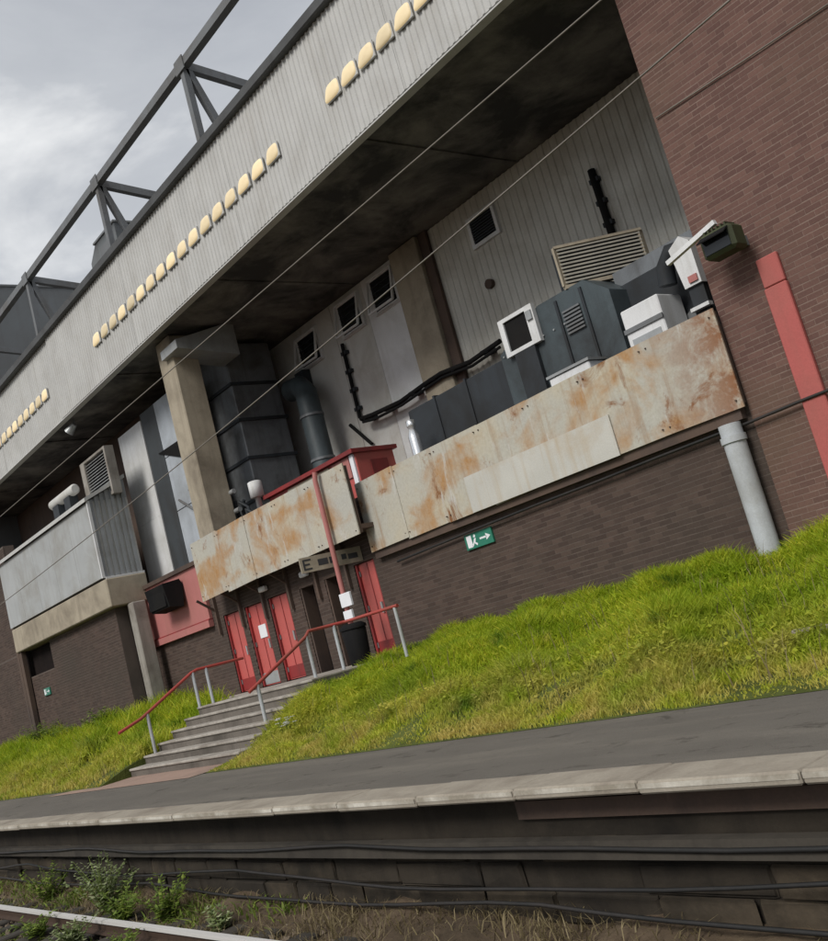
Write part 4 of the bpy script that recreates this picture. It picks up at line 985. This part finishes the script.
# leafy plants by the rail
def plant(x, y, hgt, nst, m, label, leaf=.11, tall=False, zb=-1.23, name='trackside_plant'):
    o = empty(name, (x, y, zb+.02), label, 'plant')
    st = MB(); lf = MB()
    for i in range(nst):
        a = random.uniform(0, 6.28); sp_ = random.uniform(.1, .75)*hgt*(.3 if tall else 1); hh = hgt*random.uniform(.6, 1)
        p = [(x+random.uniform(-.05, .05), y+random.uniform(-.05, .05), zb)]
        for k_ in range(1, 5): t_ = k_/4; p.append((p[0][0]+math.cos(a)*sp_*t_**1.5, p[0][1]+math.sin(a)*sp_*t_**1.5, zb+hh*t_))
        st.tube(p, .005, 5, [.007, .006, .005, .004, .002])
        for k_ in range(18):
            t_ = .15+.85*k_/17; j = min(int(t_*4), 3); g = t_*4-j; c = Vector(p[j]).lerp(Vector(p[j+1]), g)
            b = random.uniform(0, 6.28); s_ = leaf*random.uniform(.6, 1.2)*(1.1-.5*t_); up = random.uniform(-.2, .6)
            u = Vector((math.cos(b), math.sin(b), up))*s_; v = Vector((-math.sin(b), math.cos(b), random.uniform(-.3, .3)))*s_*.32
            q = c+u*.45; lf.add([c, q+v-Vector((0, 0, .1*s_)), c+u, q-v-Vector((0, 0, .1*s_)), q], [(0, 1, 4), (1, 2, 4), (2, 3, 4), (3, 0, 4)])
    st.build('stem', M['weed'], o); lf.build('foliage', m, o)
plants = [(-14.2, 5.0, .8, 36, 'weed_pale', 'pale leafy weed bush rising against the platform wall behind the rail'),
          (-12.1, 4.95, .62, 22, 'weed', 'bright green low weed right of the pale bush behind the rail'),
          (-16.9, 5.1, .62, 20, 'weed', 'yellow green weed left of the pale bush near the platform wall'),
          (-12.7, 4.05, .40, 22, 'weed_pale', 'weed sprawling between the rails below the pale bush'),
          (-11.3, 4.05, .34, 18, 'weed', 'small green weed between the rails beside the sprawling one'),
          (-14.3, 4.1, .36, 18, 'weed', 'green weed half hidden beneath the bright rail'),
          (-13.0, 4.75, .5, 20, 'weed', 'dense green weed squeezed between the pale bush and the rail'),
          (-10.6, 4.85, .34, 12, 'weed_pale', 'small pale weed at the end of the green clump behind the rail')]
for (x, y, hg, ns_, m, lb) in plants: plant(x, y, hg, ns_, M[m], lb)
plant(-14.6, 5.33, 1.12, 1, M['weed_pale'], 'thin tall weed stalk reaching up to the coping of the platform', .06, True)
for (x, y, hg, lb) in ((-36.5, 11.9, 1.0, 'dark leafy nettle clump against the brick wall under the clad bay'), (-33.4, 11.4, .75, 'lower nettle clump between the brick wall and the tall grass'), (-31.0, 11.9, .8, 'nettle clump at the foot of the concrete post under the bay')):
    plant(x, y, hg, 26, M['weed'], lb, .2, False, float(bank_z(np.array(x), np.array(y)))-.04, 'nettle_clump')
# small white flowers patch on the bank: cow parsley heads
for (x_, y_) in ((352, 722),):
    q = PZ(x_, y_, .45); fl_ = MB()
    X0, Y0 = -14.9, 8.75
    fo = empty('white_flower', (X0, Y0, float(bank_z(np.array(X0), np.array(Y0)))), 'low clump of white flowers in the grass beside the steps', 'flowers')
    z0 = fo.location.z; st = MB()
    for i in range(16):
        a = random.uniform(0, 6.28); r_ = random.uniform(0, .35); hx, hy, hz = X0+math.cos(a)*r_, Y0+math.sin(a)*r_*.6, z0+random.uniform(.16, .3)
        st.tube([(hx*.8+X0*.2, hy*.8+Y0*.2, z0-.02), (hx, hy, hz)], .004, 4)
        for k_ in range(6): b = k_*1.05; fl_.prism([(hx+math.cos(b)*.03-.014, hy+math.sin(b)*.03-.014, hz), (hx+math.cos(b)*.03+.014, hy+math.sin(b)*.03-.014, hz+.004), (hx+math.cos(b)*.03, hy+math.sin(b)*.03+.016, hz)], (0, 0, .004))
    st.build('stem', M['weed'], fo); fl_.build('petals', M['paper'], fo)
# old concrete kerb in the bank near the platform back
kz = []
for i in range(14):
    xa = -5.6+i*.92; ya = 9.05
    kz.append(MB().cbox(xa, xa+.9, ya, ya+.22, float(bank_z(np.array(xa), np.array(ya)))-.1, float(bank_z(np.array(xa+.4), np.array(ya)))+.12, .015))
kerb = empty('edging_kerb', (0, 9.1, 0), 'line of old concrete edging stones half lost in the grass bank', 'kerb')
for m in kz: m.build('kerb_stone', M['coping'], kerb)
